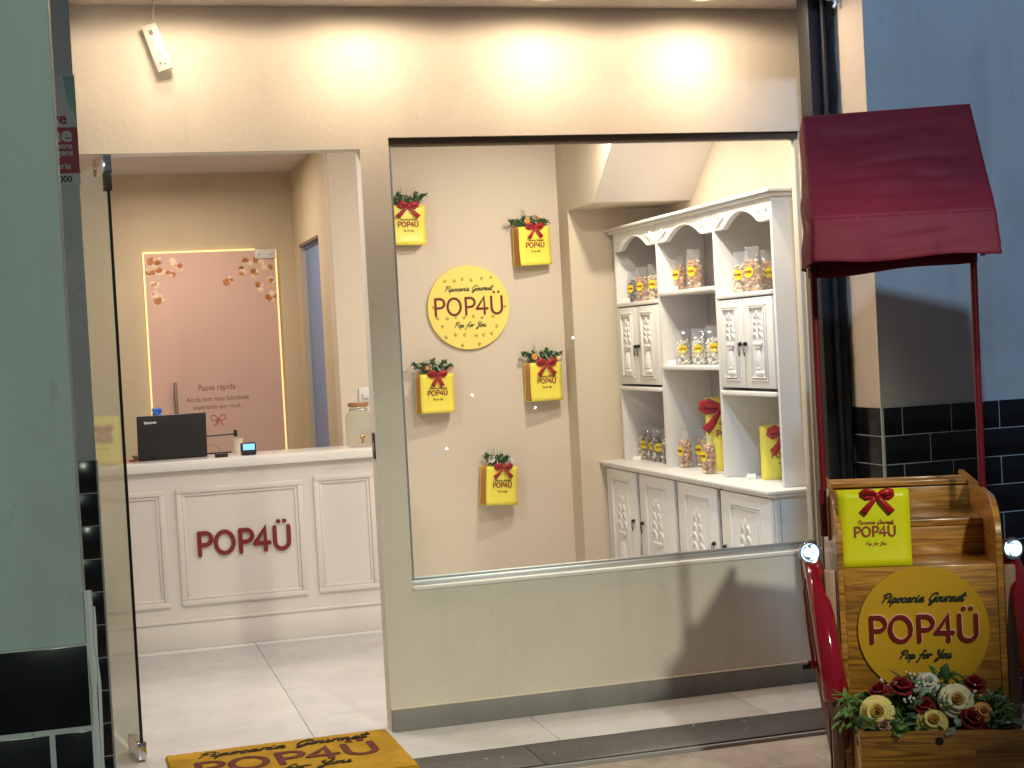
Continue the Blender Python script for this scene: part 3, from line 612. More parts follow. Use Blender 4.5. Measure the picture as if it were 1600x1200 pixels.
MB().bbox(-.06, .105, -.006, .006, .006, .014, .002).build('base_bar', 'black_plastic', ar)
MB().tube([(-.05, 0, .08), (-.055, 0, .01)], .004, 8).build('upright', 'black_plastic', ar)
MB().tube(arc_pts := [(-.03+.05*math.cos(R(a))*1.0+.03, .01, .012+.042*math.sin(R(a))) for a in range(0, 181, 15)], .0011, 6).build('cable', 'black_plastic', ar)
cu = at('paper_cup', 'small beige paper cup between the laptop and the card terminal', 'cup', .738, 7.97)
MB().lathe([(.0, .0), (.022, .0), (.030, .075), (.0315, .077), (.0285, .077), (.021, .004), (0, .004)], 28, cap=False).build('cup_wall', 'cup', cu)
te = at('card_terminal', 'little black card terminal with a lit blue screen on the counter', 'card terminal', .775, 7.80)
o = MB().bbox(-.037, .037, -.02, .03, .0, .062, .008).build('housing', 'black_plastic', te)
o2 = MB().bbox(-.029, .029, -.0215, -.0195, .026, .056, .0008).build('screen', 'blue_screen', te)
pk = at('round_speaker', 'flat black puck lying in front of the laptop right corner', 'puck', .64, 7.79)
MB().lathe([(0, 0), (.032, 0), (.033, .004), (.033, .014), (.030, .017), (0, .017)], 32, cap=False).build('puck_body', 'black_plastic', pk)
MB().lathe([(.030, .0172), (.026, .0180), (0, .0180)], 32, cap=False).build('puck_lid', 'iron_black', pk)
random.seed(3)
bl = at('blue_ornament', 'crumpled blue ornament on a stick showing above the laptop', 'ornament', .35, 8.02)
q = MB()
for k in range(14): q.ball((random.uniform(-.017, .017), random.uniform(-.012, .012), .225+random.uniform(-.018, .02)), random.uniform(.008, .014), nu=7, nv=5, jit=.25, rnd=random)
q.build('crumple', 'blue_plastic', bl); MB().tube([(0, 0, 0), (0, 0, .21)], .004, 8).build('stick', 'blue_plastic', bl); MB().lathe([(0, 0), (.03, 0), (.03, .006), (0, .008)], 20, cap=False).build('foot', 'blue_plastic', bl)
pe = at('pen_pair', 'two pink pens lying at the left edge of the laptop', 'pens', .19, 7.78)
MB().tube([(-.07, 0, .006), (.05, .02, .006)], .005, 8).build('pen', 'flag_pink', pe); MB().tube([(-.06, .03, .006), (.05, .0, .014)], .004, 8).build('pen', 'rose_red', pe)
jr = at('drink_dispenser', 'clear glass drink jar with wooden lid and golden tap at the counter right end', 'glass jar', 1.341, 7.83)
prof = [(.0, .002), (.060, .002), (.068, .012), (.069, .05), (.067, .15), (.058, .172), (.046, .182), (.044, .205)]
MB().lathe(prof+[(r-.003, z) for r, z in reversed(prof[1:])]+[(0, .006)], 40, cap=False).build('glass_body', 'jar_glass', jr, smooth=True)
MB().lathe([(0, .205), (.050, .205), (.052, .209), (.052, .222), (.05, .226), (0, .226)], 36, cap=False).build('lid', 'lid_wood', jr)
MB().lathe([(.0465, .186), (.049, .190), (.0465, .194)], 32, cap=False).build('neck_ring', 'aluminium', jr)
tp = MB().tube([(.0, -.066, .040), (.0, -.092, .040)], .006, 10).tube([(0, -.088, .044), (0, -.090, .022)], .005, 10).build('tap', 'gold', jr); MB().bbox(-.012, .012, -.095, -.089, .046, .062, .002).build('lever', 'gold', tp)
sw = thing('light_switch', 'white wall switch with a scribbled card above the glass jar', 'switch', (1.416, 8.0485, 1.167))
MB().bbox(-.030, .030, -.009, 0, -.038, .038, .003).build('plate', 'white_plastic', sw); MB().bbox(-.013, .0, -.0125, -.0092, -.024, .012, .002).build('rocker', 'white_plastic', sw)
q = MB(); strokes_mesh(q, [[(0, .9), (.02, 0), (.1, -.05)]]+[spline([(.25, .1), (.35, .3), (.45, .05), (.6, .3), (.7, .1), (.8, .25), (.95, .1)])], .9, .034, .0026, .0004, .004, -.028, Matrix.Translation((0, -.0128, 0))); q.build('scribble', 'skirting_grey', sw)

# ================================================================ GIFT BAGS
def bow_mesh(sz=1.0, seed=0, spread=1.0):
    rnd = random.Random(seed); q = MB()
    def band(c, wd, tw=0.0):
        vs = []; n = len(c)
        for i, (x, y, z) in enumerate(c):
            t = Vector(c[min(i+1, n-1)])-Vector(c[max(i-1, 0)]); t.normalize(); s = Vector((-t.z, 0, t.x)); s = (s+Vector((0, tw*math.sin(i*1.2), 0))).normalized()
            w = wd[i] if isinstance(wd, list) else wd
            vs += [Vector((x, y, z))-s*w, Vector((x, y-.001, z)), Vector((x, y, z))+s*w]
        q.add([tuple(v*sz) for v in vs], [(3*i+k, 3*i+k+1, 3*i+4+k, 3*i+3+k) for i in range(n-1) for k in (0, 1)])
    for sg in (-1, 1):
        j = lambda: rnd.uniform(-.003, .003)
        band([(0, -.012, 0), (sg*.015, -.018, .010+j()), (sg*.034, -.020, .016+j()), (sg*.048, -.014, .010), (sg*.050, -.006, .0), (sg*.040, -.003, -.008), (sg*.02, -.006, -.004), (0, -.010, 0)], [.005, .009, .013, .013, .012, .011, .008, .005], .4)
        e = rnd.uniform(.85, 1.1)*spread
        band([(0, -.012, 0), (sg*.012*e, -.015, -.018), (sg*.026*e, -.014, -.040+j()), (sg*.044*e, -.013, -.064+j())], [.005, .009, .011, .013], .25)
    q.ball((0, -.015*sz, 0), .0095*sz, sc=(1, .8, 1.1))
    return q
def bag_parts(t, W, H, D, face='yellow_bag', prints=True, seed=0, bow=(0, .005, 1.0), handle=None, kraft=True, logo_z=.46, small='script_olive', spread=1, loop=True):
    """carrier bag: local origin at the bottom centre, front toward -y"""
    rnd = random.Random(seed); hw = W/2
    q = MB()
    def sheet(y, x0, x1, bulge, flip=1):
        nx, nz = 8, 10; vs = []
        for j in range(nz+1):
            for i in range(nx+1):
                u = i/nx; v = j/nz; yy = y-bulge*math.sin(math.pi*u)*math.sin(math.pi*min(1, v*.9+.1))*(1)-(0.011*max(0, 1-v/.29)+.002*math.exp(-((v-.29)/.02)**2))*flip+rnd.uniform(-.0006, .0006)
                vs.append((x0+(x1-x0)*u, yy, H*v))
        q.add(vs, [(j*(nx+1)+i, j*(nx+1)+i+1, (j+1)*(nx+1)+i+1, (j+1)*(nx+1)+i) for j in range(nz) for i in range(nx)])
    sheet(-D/2, -hw, hw, .004); sheet(D/2, -hw, hw, -.002, -1)
    q.add([(-hw, -D/2, 0), (hw, -D/2, 0), (hw, D/2, 0), (-hw, D/2, 0)], [(0, 3, 2, 1)])
    q.build('bag_body', face, t, solid=.0012)
    for sx in (-1, 1):
        g = MB()
        for k in range(2):
            y0 = -D/2+D*k/2+.001; y1 = y0+D/2-.002; ym = (y0+y1)/2
            g.add([(sx*(hw-.0015), y0, 0.0), (sx*(hw-.020), ym, 0.0), (sx*(hw-.0015), y1, 0), (sx*(hw-.0015), y0, H*.995), (sx*(hw-.020), ym, H*.995), (sx*(hw-.0015), y1, H*.995)], [(0, 1, 4, 3), (1, 2, 5, 4)], 0)
        g.build('gusset', 'bag_kraft' if kraft else face, t, smooth=False, solid=.001)
    if prints:
        ss, wx = logo_strokes(); sc = W*.56/wx
        strokes_mesh(a := MB(), ss, wx, sc, W*.026, .0008, 0.0, H*logo_z, Matrix.Translation((0, -D/2-.0058, 0))); a.build('logo', 'brown_print', t)
        ss, wx = script_strokes('Pipocaria Gourmet'); strokes_mesh(a := MB(), ss, wx, W*.5/wx, W*.007, .0004, 0, H*(logo_z+.165), Matrix.Translation((0, -D/2-.0058, 0))); a.build('script', small, t)
        ss, wx = script_strokes('Pop for You'); strokes_mesh(a := MB(), ss, wx, W*.30/wx, W*.007, .0004, 0, H*(logo_z-.12), Matrix.Translation((0, -D/2-.0058, 0))); a.build('script', small, t)
    if bow:
        o = bow_mesh(bow[2], seed, spread).build('bow', 'red_ribbon', t, solid=.0008); o.location = (bow[0], -D/2-.004, H-bow[1])
    if handle:
        hx, hz = handle
        for y in (-D/2+.002, ):
            MB().tube([(-W*.16, y, H-.03), (-W*.13, y, H), (hx-.004, D/2-.004, hz), (hx, D/2-.002, hz+.004), (hx+.004, D/2-.004, hz), (W*.16, y, H), (W*.18, y, H-.03)], .0022, 6).build('handle', 'bag_string', t)
    elif loop:
        MB().tube(spline3([(-W*.16, D/2, H-.02), (-W*.14, D/2, H+.03), (0, D/2, H+.055), (W*.14, D/2, H+.03), (W*.16, D/2, H-.02)]), .0022, 6).build('handle', 'bag_string', t)
def spline3(p, n=5):
    q = [p[0]]+list(p)+[p[-1]]; out = []
    for i in range(1, len(q)-2):
        for k in range(n):
            t = k/n; out.append(tuple(0.5*((2*q[i][d])+(-q[i-1][d]+q[i+1][d])*t+(2*q[i-1][d]-5*q[i][d]+4*q[i+1][d]-q[i+2][d])*t*t+(-q[i-1][d]+3*q[i][d]-3*q[i+1][d]+q[i+2][d])*t**3) for d in (0, 1, 2)))
    return out+[p[-1]]
def leaf(q, c, d, L, wd, mi=0, curl=.2, up=Vector((0, 0, 1))):
    d = Vector(d).normalized(); s = d.cross(up)
    s = s.normalized() if s.length > .05 else Vector((1, 0, 0)); nn = s.cross(d); c = Vector(c)
    P0 = [c, c+d*L*.3+s*wd*.42-nn*0+nn*L*.04, c+d*L*.65+s*wd*.5+nn*L*.02, c+d*L-nn*L*curl*.3, c+d*L*.65-s*wd*.5+nn*L*.02, c+d*L*.3-s*wd*.42+nn*L*.04, c+d*L*.33-nn*L*.05, c+d*L*.66-nn*L*.08]
    q.add([tuple(v) for v in P0], [(0, 1, 6), (1, 2, 7, 6), (2, 3, 7), (3, 4, 7), (4, 5, 6, 7), (5, 0, 6)], mi)
def greens(t, W, seed, lo=-.11, hi=.11, flowers=()):
    rnd = random.Random(seed); q = MB(); st = MB()
    for sp in range(7):
        x = lo+(hi-lo)*(sp+.5)/7; base = Vector((x*.35, 0, -.02)); tip = Vector((x*1.0+rnd.uniform(-.01, .01), rnd.uniform(-.03, .01), .046+rnd.uniform(-.014, .024)-abs(x)*.14))
        pts = [base.lerp(tip, k/6)+Vector((0, 0, .012*math.sin(math.pi*k/6))) for k in range(7)]
        st.tube([tuple(p) for p in pts], .0013, 5)
        for p in pts[2:]:
            for _ in range(9):
                d = Vector((rnd.uniform(-1, 1), rnd.uniform(-1, .5), rnd.uniform(-.5, 1)))
                leaf(q, p, d, rnd.uniform(.015, .028), rnd.uniform(.011, .019), 0 if rnd.random() < .72 else 1)
    st.build('stem', 'leaf_dark', t); q.build('leaves', ['leaf_dark', 'leaf_light'], t, solid=.0004)
    for (x, z, m_, r) in flowers:
        f = MB()
        for k in range(8):
            a = 2*math.pi*k/8; leaf(f, (x, -.03, z), (math.cos(a), -.45, math.sin(a)), r, r*.7, 0, up=Vector((0, 1, 0)))
        f.ball((x, -.033, z), r*.32, 0); f.build('flower', m_, t, solid=.0006)
WB = [('A', 1.678, 1.937, -1.0, 'yellow gift bag half hidden by the window left frame, highest on the wall', 'leafy green sprig in the topmost hanging bag at the window left edge', [], (.0, .305)),
 ('B', 2.360, 1.806, 1.5, 'yellow gift bag hanging high at the right, above the sign level near the stair box', 'leafy sprig with orange and pink blooms in the upper right hanging bag', [(-.03, .028, 'flower_orange', .020), (.012, .045, 'flower_pink', .017), (.03, .04, 'flower_orange', .012)], (-.02, .305)),
 ('C', 1.783, 1.050, -.5, 'yellow gift bag with a glossy lower half, hanging below left of the round sign', 'straggly sprig with a beige bloom in the hanging bag below left of the round sign', [(-.04, .03, 'flower_orange', .015), (.085, .02, 'flower_pink', .014)], (-.015, .30)),
 ('D', 2.382, 1.079, 0, 'yellow gift bag hanging below right of the round sign, level with the cabinet doors', 'sprig with a yellow-brown bloom in the hanging bag below right of the round sign', [(-.05, .03, 'flower_orange', .022), (.085, .015, 'rose_yellow', .013)], (-.025, .315)),
 ('E', 2.098, .540, -4, 'lowest yellow gift bag, tilted, hanging under the round sign', 'sprig with two whitish blooms in the lowest hanging bag', [(-.035, .035, 'flower_white', .024), (.07, .03, 'flower_white', .022)], (-.015, .315))]
for i, (k, x, z, rot, lab, lab2, fl_, hd) in enumerate(WB):
    t = thing('gift_bag', lab, 'gift bag', (x, 8.008, z), 0, 'yellow gift bags hanging on the wall'); t.rotation_euler = (R(2.5), R(-rot), R((3, 11, 8, 10, 12)[i]))
    bag_parts(t, .188, .206, .068, seed=i+11, bow=((.0, .003, (.95, .88, .92, 1.0, .9)[i])), handle=(hd[0], hd[1]), spread=(1.35, .95, .7, 1.1, 1.3)[i])
    s = thing('greenery_sprig', lab2, 'greenery', (x+.188*0, 8.006, z+.208), 0, 'sprigs in the hanging bags'); s.rotation_euler = (0, R(-rot), 0)
    greens(s, .188, 31+i, *((-.07, .08) if i in (4,) else (-.125, .115)), fl_)
# round wall sign
rs = thing('round_sign', 'round yellow logo sign with popcorn dots on the wall between the hanging bags', 'sign', (2.0, 8.049, 1.597))
Md = Matrix.Rotation(R(90), 4, 'X')
MB().lathe([(0, 0), (.2225, 0), (.2235, .001), (.2235, .017), (.2225, .018), (0, .018)], 96, M=Md, cap=False).build('disc', 'yellow_disc', rs)
f0 = Matrix.Translation((0, -.0182, 0))
ss, wx = logo_strokes(); strokes_mesh(a := MB(), ss, wx, .0895, .0125, .0016, 0, -.038, f0); a.build('logo', 'red_letter', rs)
ss, wx = script_strokes('Pipocaria Gourmet'); strokes_mesh(a := MB(), ss, wx, .26/wx, .0036, .0010, 0, .088, f0); a.build('script', 'script_black', rs); ss, wx = script_strokes('Pop for You'); strokes_mesh(a := MB(), ss, wx, .175/wx, .0036, .0010, 0, -.105, f0); a.build('script', 'script_black', rs)
random.seed(21); q = MB(); pts = []
for j in range(9):
    for i in range(9):
        x = -.20+.05*i+(.025 if j % 2 else 0)+random.uniform(-.008, .008); z = -.20+.05*j+random.uniform(-.008, .008)
        if math.hypot(x, z) < .205 and not (-.045 < z < .085 and abs(x) < .18) and not (abs(z-.105) < .026 and abs(x) < .16) and not (abs(z+.095) < .028 and abs(x) < .12):
            a = random.uniform(0, 180); st_ = [[(x+.0065*math.cos(R(b))*1.0, z+.0075*math.sin(R(b))) for b in range(int(a), int(a)+290, 30)], [(x-.001, z-.002), (x+.003, z+.001)]]
            strokes_mesh(q, st_, 0, 1, .0034, .0006, 0, 0, f0)
q.build('popcorn_mark', 'mark_olive', rs)
# bag on the counter seen through the glass leaf
t = thing('gift_bag', 'yellow gift bag standing on the counter left end behind the glass door', 'gift bag', (.085, 7.80, .9095), R(-4)); bag_parts(t, .15, .235, .06, seed=77, bow=(-.0, .06, .8))
# ================================================================ DISPLAY CABINET
cb = thing('display_cabinet', 'tall carved white cabinet of open shelves and doors along the right wall', 'cabinet')
XF, XK = 2.76, 3.045; LA = 'white_lacquer'
YD = [5.86, 6.472, 7.188, 7.83]
P(MB().bbox(2.634, 3.052, 5.762, 7.885, 0.7285, 0.742, .003).bbox(2.646, 3.052, 5.774, 7.873, 0.715, 0.728, .003), 'countertop', LA, cb)
P(MB().bbox(2.6805, 3.052, 5.795, 7.86, 0.03, 0.7145, .002), 'base_body', LA, cb)
P(MB().bbox(2.722, 3.052, 5.815, 7.885, 1.958, 1.972, .003).bbox(2.738, 3.052, 5.84, 7.86, 1.9415, 1.9575, .004), 'cornice', LA, cb)
for i, y in enumerate(YD):
    w0 = {0: (0, .022), 1: (-.014, .016), 2: (-.016, .018), 3: (-.026, 0)}[i]
    P(MB().bbox(XF-.004, XK, y+w0[0], y+w0[1], .7425, 1.941, .002), 'side_panel' if i in (0, 3) else 'divider', LA, cb)
def shelf(c, z, th=.020):
    y0 = YD[c]+(.0225 if c == 0 else (.0165 if c == 1 else .0185)); y1 = YD[c+1]-(.0145 if c == 0 else (.0165 if c == 1 else .0265))
    P(MB().bbox(XF-.016, XK, y0, y1, z-th, z, .004), 'shelf', LA, cb); return y0, y1
# column 0 is nearest the window
for c, zs in ((0, (1.561, 1.136)), (1, (1.605, 1.245)), (2, (1.574, 1.137))):
    for z in zs: shelf(c, z)
P(MB().box(3.0, 3.004, 6.489, 7.171, .7425, 1.941), 'back_board', 'board_shaded', cb, smooth=False)
P(MB().box(3.0, 3.004, 7.2065, 7.803, .7425, 1.941), 'back_board', 'board_shaded', cb, smooth=False)
# scalloped arches with carved corners
def arch(c, zlow=1.845, ztop=1.941):
    y0 = YD[c]+(.0225 if c == 0 else (.0165 if c == 1 else .0185)); y1 = YD[c+1]-(.0145 if c == 0 else (.0165 if c == 1 else .0265)); w_ = y1-y0
    n = 44; prof = []
    for i in range(n+1):
        u = i/n; a = abs(u-.5)*2
        if a > .66: z = zlow
        elif a > .56: z = zlow+.012*(.66-a)/.10
        else: z = zlow+.012+.050*math.cos(a/.56*math.pi/2)**.8
        prof.append((y0+w_*u, z))
    q = MB(); vs = []
    for y, z in prof: vs += [(2.7555, y, z), (2.7555, y, ztop-.0005), (2.775, y, z), (2.775, y, ztop-.0005)]
    fs = []
    for i in range(n): a = 4*i; b = a+4; fs += [(a, b, b+1, a+1), (a+2, a+3, b+3, b+2), (a, a+2, b+2, b), (a+1, b+1, b+3, a+3)]
    fs += [(0, 1, 3, 2), (4*n, 4*n+2, 4*n+3, 4*n+1)]
    q.add(vs, fs); o = P(q, 'arch', LA, cb)
    # raised rim following the arch + scroll leaves
    k = MB(); k.tube([(2.7545, y, z+.0045) for y, z in prof], .0045, 7)
    for sg in (0, 1):
        for j, (du, dz, L, ang) in enumerate(((.035, .030, .030, 80), (.065, .036, .034, 60), (.10, .044, .032, 40), (.135, .054, .030, 22), (.17, .064, .026, 8), (.05, .058, .022, 100), (.095, .070, .022, 60))):
            yy = y0+w_*du if not sg else y1-w_*du; a = R(ang) if not sg else R(180-ang)
            k.ball((2.7535, yy, zlow+dz-.012), 1, sc=(.0075, L*.66, .0080), rot=Matrix.Rotation(a, 3, 'X'), nu=10, nv=7)
    kk = P(k, 'carving', LA, o)
for c in (0, 1, 2): arch(c)
# carved doors: local frame x along the door width, z up, front toward -y
def door_mesh(wd, ht, seed, big=False):
    q = MB(); q.bbox(-wd/2, wd/2, 0, .018, 0, ht, .003)
    fw = wd*.24; fx = wd/2-fw*.85; z0, z1 = (.075*ht, ht*.93)
    q2 = MB()
    for (e, dep, wdt) in ((0, .006, .010), (.014, .010, .004)):
        X = fx-e; a, b = z0+e, z1-e
        q2.bbox(-X, X, -dep, .0005, b-wdt, b, .003).bbox(-X, X, -dep, .0005, a, a+wdt, .003).bbox(-X, -X+wdt, -dep, .0005, a+wdt+.0004, b-wdt-.0004, .003).bbox(X-wdt, X, -dep, .0005, a+wdt+.0004, b-wdt-.0004, .003)
    cv = MB(); zc = z0+(z1-z0)*.47; H2 = (z1-z0)*.40; ww = fx*.62
    RY = lambda a: Matrix.Rotation(a, 3, 'Y')
    for k in range(4):                                  # rising leaf pairs
        zz = zc+.02+H2*(.12+.20*k); L = ww*(.60-.09*k)
        L *= 1.25
        for sg in (-1, 1): cv.tube([(sg*L*a_, -.001, zz+H2*b_) for a_, b_ in ((.08, -.10), (.30, .02), (.62, .09), (.92, .06), (1.12, -.02), (1.15, -.09))], [.0025, .0055, .0085, .0085, .0065, .0025], 8)
    cv.ball((0, -.002, zc+.02+H2*.88), 1, sc=(.007, .008, H2*.09), nu=10, nv=6)
    cv.bbox(-ww*.72, ww*.72, -.011, .0005, zc-.004, zc+.012, .004).bbox(-ww*.5, ww*.5, -.008, .0005, zc-.016, zc-.0045, .003)
    for sg in (-1, 1): cv.ball((sg*ww*.32, -.001, zc-H2*.50), 1, sc=(ww*.13, .010, H2*.38), rot=RY(sg*R(-7)), nu=12, nv=9)
    cv.ball((0, -.001, zc-H2*.50), 1, sc=(ww*.14, .010, H2*.34), nu=12, nv=9)
    cv.bbox(-ww*.42, ww*.42, -.009, .0005, z0+.050, z0+.060, .004); cv.ball((0, -.001, z0+.036), 1, sc=(ww*.85, .010, .014), nu=16, nv=7)
    return q, q2, cv
def door(x, y0, y1, z0, z1, hy, hz, swing=0):
    wd = y1-y0; q, q2, cv = door_mesh(wd, z1-z0, 0)
    o = q.build('door', LA, cb); o.rotation_euler = (0, 0, R(-90+swing)); o.location = (x-.018, (y0+y1)/2, z0)
    a = q2.build('panel_moulding', LA, o); b = cv.build('carving', LA, o)
    h = MB(); lx = (y0+y1)/2-hy     # door local +x points toward -y world
    h.ball((lx, -.006, hz-z0), 1, sc=(.010, .006, .010), nu=12, nv=8); h.ball((lx, -.012, hz-z0), .0075)
    h.tube([(lx+.010*math.sin(R(t)), -.014, hz-z0-.022+.020*math.cos(R(t))*(1.2)) for t in range(0, 361, 24)], .0022, 6)
    h.ball((lx, -.014, hz-z0-.048), .004)
    h.build('handle', 'iron_black', o)
door(XF+.006, 7.503, 7.800, 1.150, 1.548, 7.520, 1.345); door(XF+.006, 7.209, 7.498, 1.150, 1.548, 7.475, 1.345)
door(XF+.006, 6.180, 6.453, 1.150, 1.535, 6.205, 1.340); door(XF+.006, 5.884, 6.172, 1.150, 1.535, 6.150, 1.340)
for (y0, y1, hy) in ((7.405, 7.852, 7.445), (6.880, 7.352, 7.315), (6.362, 6.830, 6.40), (5.805, 6.318, 6.28)):
    door(2.680, y0, y1, .075, .705, hy, .46)
for y0, y1 in ((7.3535, 7.4035), (6.8315, 6.8785)): P(MB().bbox(2.676, 2.6803, y0, y1, .075, .705, .001), 'stile', 'frame_blue', cb)
P(MB().box(2.6785, 2.6803, 6.3195, 6.361, .06, .712), 'gap_shade', 'black_rubber', cb, smooth=False)  # black strip painted for the shade inside the gap of the ajar door
P(MB().tube([(2.70, 5.791, .70), (2.70, 5.791, .40)], .0018, 6).ball((2.700, 5.790, .62), 1, sc=(.003, .003, .03)), 'hinge_rod', 'aluminium', cb)
# ---------------------------------------------------------------- popcorn packets
def packet(seed, kern, W=.072, D=.045, H=.125, top=.045, label=True):
    rnd = random.Random(seed); t = bpy.data.objects.new('popcorn_packet', None); COL.objects.link(t); t.empty_display_size = .05
    k = MB()
    for _ in range(150):
        a = rnd.uniform(0, 6.283); rr = math.sqrt(rnd.uniform(.35, 1)); x = rr*math.cos(a)*(W/2-.006); y = rr*math.sin(a)*(D/2-.004); z = rnd.uniform(.007, H-.008)
        f = 1-.25*max(0, z/H-.8)/.2; s = rnd.uniform(.0062, .0100)
        k.ball((x*f, y*f, z), s, mi=(1 if rnd.random() < .22 else 0), sc=(rnd.uniform(.7, 1.1), rnd.uniform(.7, 1.1), rnd.uniform(.6, 1)), nu=6, nv=4, jit=.22, rnd=rnd)
    k.build('contents', [kern, {'corn_caramel': 'corn_cream', 'corn_cream': 'corn_caramel', 'corn_white': 'corn_cream', 'corn_dark': 'corn_white'}[kern]], t, smooth=False)
    f = MB(); n = 20; prof = [(0.0, .92), (.01, 1.0), (H*.5, 1.02), (H*.85, 1.0), (H, .9)]
    vs = []
    for z, s in prof:
        for i in range(n): a = 2*math.pi*i/n; c, s_ = math.cos(a), math.sin(a); vs.append((math.copysign(abs(c)**.7, c)*W/2*s*(1+rnd.uniform(-.02, .02)), math.copysign(abs(s_)**.7, s_)*D/2*s, z))
    for z, ys in ((H+.012, .35), (H+top, .02)):
        for i in range(n): a = 2*math.pi*i/n; c, s_ = math.cos(a), math.sin(a); vs.append((math.copysign(abs(c)**.5, c)*W/2*.98, math.copysign(abs(s_)**.7, s_)*D/2*ys, z+rnd.uniform(-.001, .001)))
    fs = [(j*n+i, j*n+(i+1) % n, (j+1)*n+(i+1) % n, (j+1)*n+i) for j in range(6) for i in range(n)]
    f.add(vs, fs); f.build('film', 'film', t)
    if label:
        q = MB(); m_ = 16; pts = [(.0215*math.cos(2*math.pi*i/m_), .0215*math.sin(2*math.pi*i/m_)) for i in range(m_)]
        q.add([(a, -D/2*1.04-.0015+abs(a)*.12, H*.60+b) for a, b in pts], [tuple(range(m_))]); lb = q.build('label', 'label_yellow', t, smooth=False, solid=.0005)
        ss, wx = logo_strokes(); strokes_mesh(a_ := MB(), ss, wx, .033/wx, .0013, .0008, 0, H*.60-.003, Matrix.Translation((0, -D/2*1.04-.0022, 0))); a_.build('logo', 'red_letter', lb)
    return t
protos = {k: packet(i+50, k) for i, k in enumerate(('corn_caramel', 'corn_cream', 'corn_white', 'corn_dark'))}
protos['slim'] = packet(71, 'corn_caramel', W=.062, D=.05, H=.118, top=.035)
used = set()
def put_packet(kind, x, y, z, rz, label, s=1.0):
    o = protos[kind] if kind not in used else copy_tree(protos[kind]); used.add(kind)
    o.location = (x, y, z); o.rotation_euler = (0, 0, R(rz)); o.scale = (s, s, s); tag(o, label, 'popcorn packet', 'popcorn packets on the cabinet shelves')
pk_ = put_packet
pk_('corn_dark', 2.835, 7.765, 1.5745, -62, 'packet of dark popcorn, first from the left on the top left shelf', .98)
pk_('corn_caramel', 2.825, 7.60, 1.5745, -60, 'packet of caramel popcorn between two others on the top left shelf', 1.05)
pk_('corn_cream', 2.825, 7.42, 1.5745, -57, 'packet of pale popcorn beside the divider on the top left shelf', 1.08)
pk_('slim', 2.84, 7.105, 1.6055, -72, 'slim caramel packet alone at the left on the top middle shelf', 1.12)
pk_('corn_caramel', 2.825, 6.885, 1.6055, -58, 'tall caramel packet at the centre of the top middle shelf', 1.12)
pk_('slim', 2.84, 6.60, 1.6055, -30, 'caramel packet mostly hidden behind the divider on the top middle shelf', 1.1)
pk_('corn_cream', 2.825, 6.345, 1.5615, -60, 'caramel and cream packet at the left on the top right shelf', 1.08)
pk_('corn_caramel', 2.825, 6.225, 1.5615, -66, 'caramel packet at the middle of the top right shelf with a tall clear top', 1.16)
pk_('corn_caramel', 2.915, 6.245, 1.5615, -30, 'shaded packet standing farther back on the top right shelf', 1.08)
pk_('corn_white', 2.835, 7.10, 1.2455, -25, 'packet of white popcorn, leftmost on the central shelf', 1.02)
pk_('corn_dark', 2.875, 6.985, 1.2455, -35, 'speckled dark packet set back on the central shelf', .98)
pk_('corn_white', 2.83, 6.885, 1.2455, -35, 'white popcorn packet third from the left on the central shelf', 1.02)
pk_('corn_white', 2.83, 6.70, 1.2455, -25, 'white popcorn packet against the right divider on the central shelf', 1.08)
pk_('corn_cream', 2.86, 7.77, .7425, -30, 'pale packet with two labels at the far left of the countertop', 1.05)
pk_('corn_dark', 2.865, 7.665, .7425, -30, 'dark packet second from the left on the countertop', 1.02)
pk_('corn_dark', 2.845, 7.53, .7425, -25, 'dark packet with a round label in the lower left opening', 1.02)
pk_('corn_dark', 2.835, 7.39, .7425, 60, 'greyish popcorn packet touching the divider in the lower left opening', 1.14)
pk_('slim', 2.82, 7.10, .7425, -80, 'rounded caramel packet at the left in the tall middle opening', 1.16)
pk_('slim', 2.90, 7.07, .7425, -70, 'rounded caramel packet set back in the tall middle opening', 1.2)
pk_('slim', 2.775, 6.70, .7425, -78, 'rounded caramel packet nearest the counter edge in front of the tall bag', 1.16)
# price cards
def card(x, y, z, label, rz=-35):
    t = thing('price_card', label, 'price card', (x, y, z), R(rz), 'price cards on the cabinet')
    q = MB(); q.add([(-.02, 0, 0), (.02, 0, 0), (.02, .010, .024), (-.02, .010, .024), (-.02, .020, 0), (.02, .020, 0)], [(0, 1, 2, 3), (3, 2, 5, 4)]); q.build('card_face', 'paper_white', t, smooth=False, solid=.0006)
    MB().box(-.012, .012, -.0006, -.0001, .004, .006).build('print', 'skirting_grey', t, smooth=False).rotation_euler = (R(-22), 0, 0)
card(2.785, 7.75, 1.5745, 'small white price card at the left end of the top left shelf')
card(2.785, 7.06, 1.6055, 'small white price card in front of the slim packet on the top middle shelf')
card(2.785, 7.14, 1.2455, 'small white price card left of the white popcorn packets')
card(2.775, 7.68, .7425, 'small white price card before the far left packets on the countertop')
card(2.80, 6.29, .7425, 'small white price card before the yellow bag in the lower right opening')
def cbag(label, x, y, z, rz, W, H, bow, **k):
    t = thing('gift_bag', label, 'gift bag', (x, y, z), R(rz), 'yellow gift bags in the cabinet'); bag_parts(t, W, H, .05, bow=bow, **k); return t
cbag('tall yellow gift bag with a big red bow in the tall middle opening', 2.925, 6.80, .7425, -18, .21, .345, (-.035, .045, 1.75), seed=91, logo_z=.47, kraft=False)
cbag('yellow gift bag with loose ribbon strands in the lower right opening', 2.925, 6.235, .7425, -12, .175, .235, (.01, .035, 1.35), seed=92, logo_z=.40, kraft=False)
cbag('yellow gift bag of which only an edge shows on the top right shelf', 2.945, 6.085, 1.5615, -6, .13, .165, None, seed=93, prints=False, kraft=False)
fp = thing('flower_pot', 'small pale green pot with a white bloom at the right of the lower right opening', 'flower pot', (2.862, 5.995, .7425))
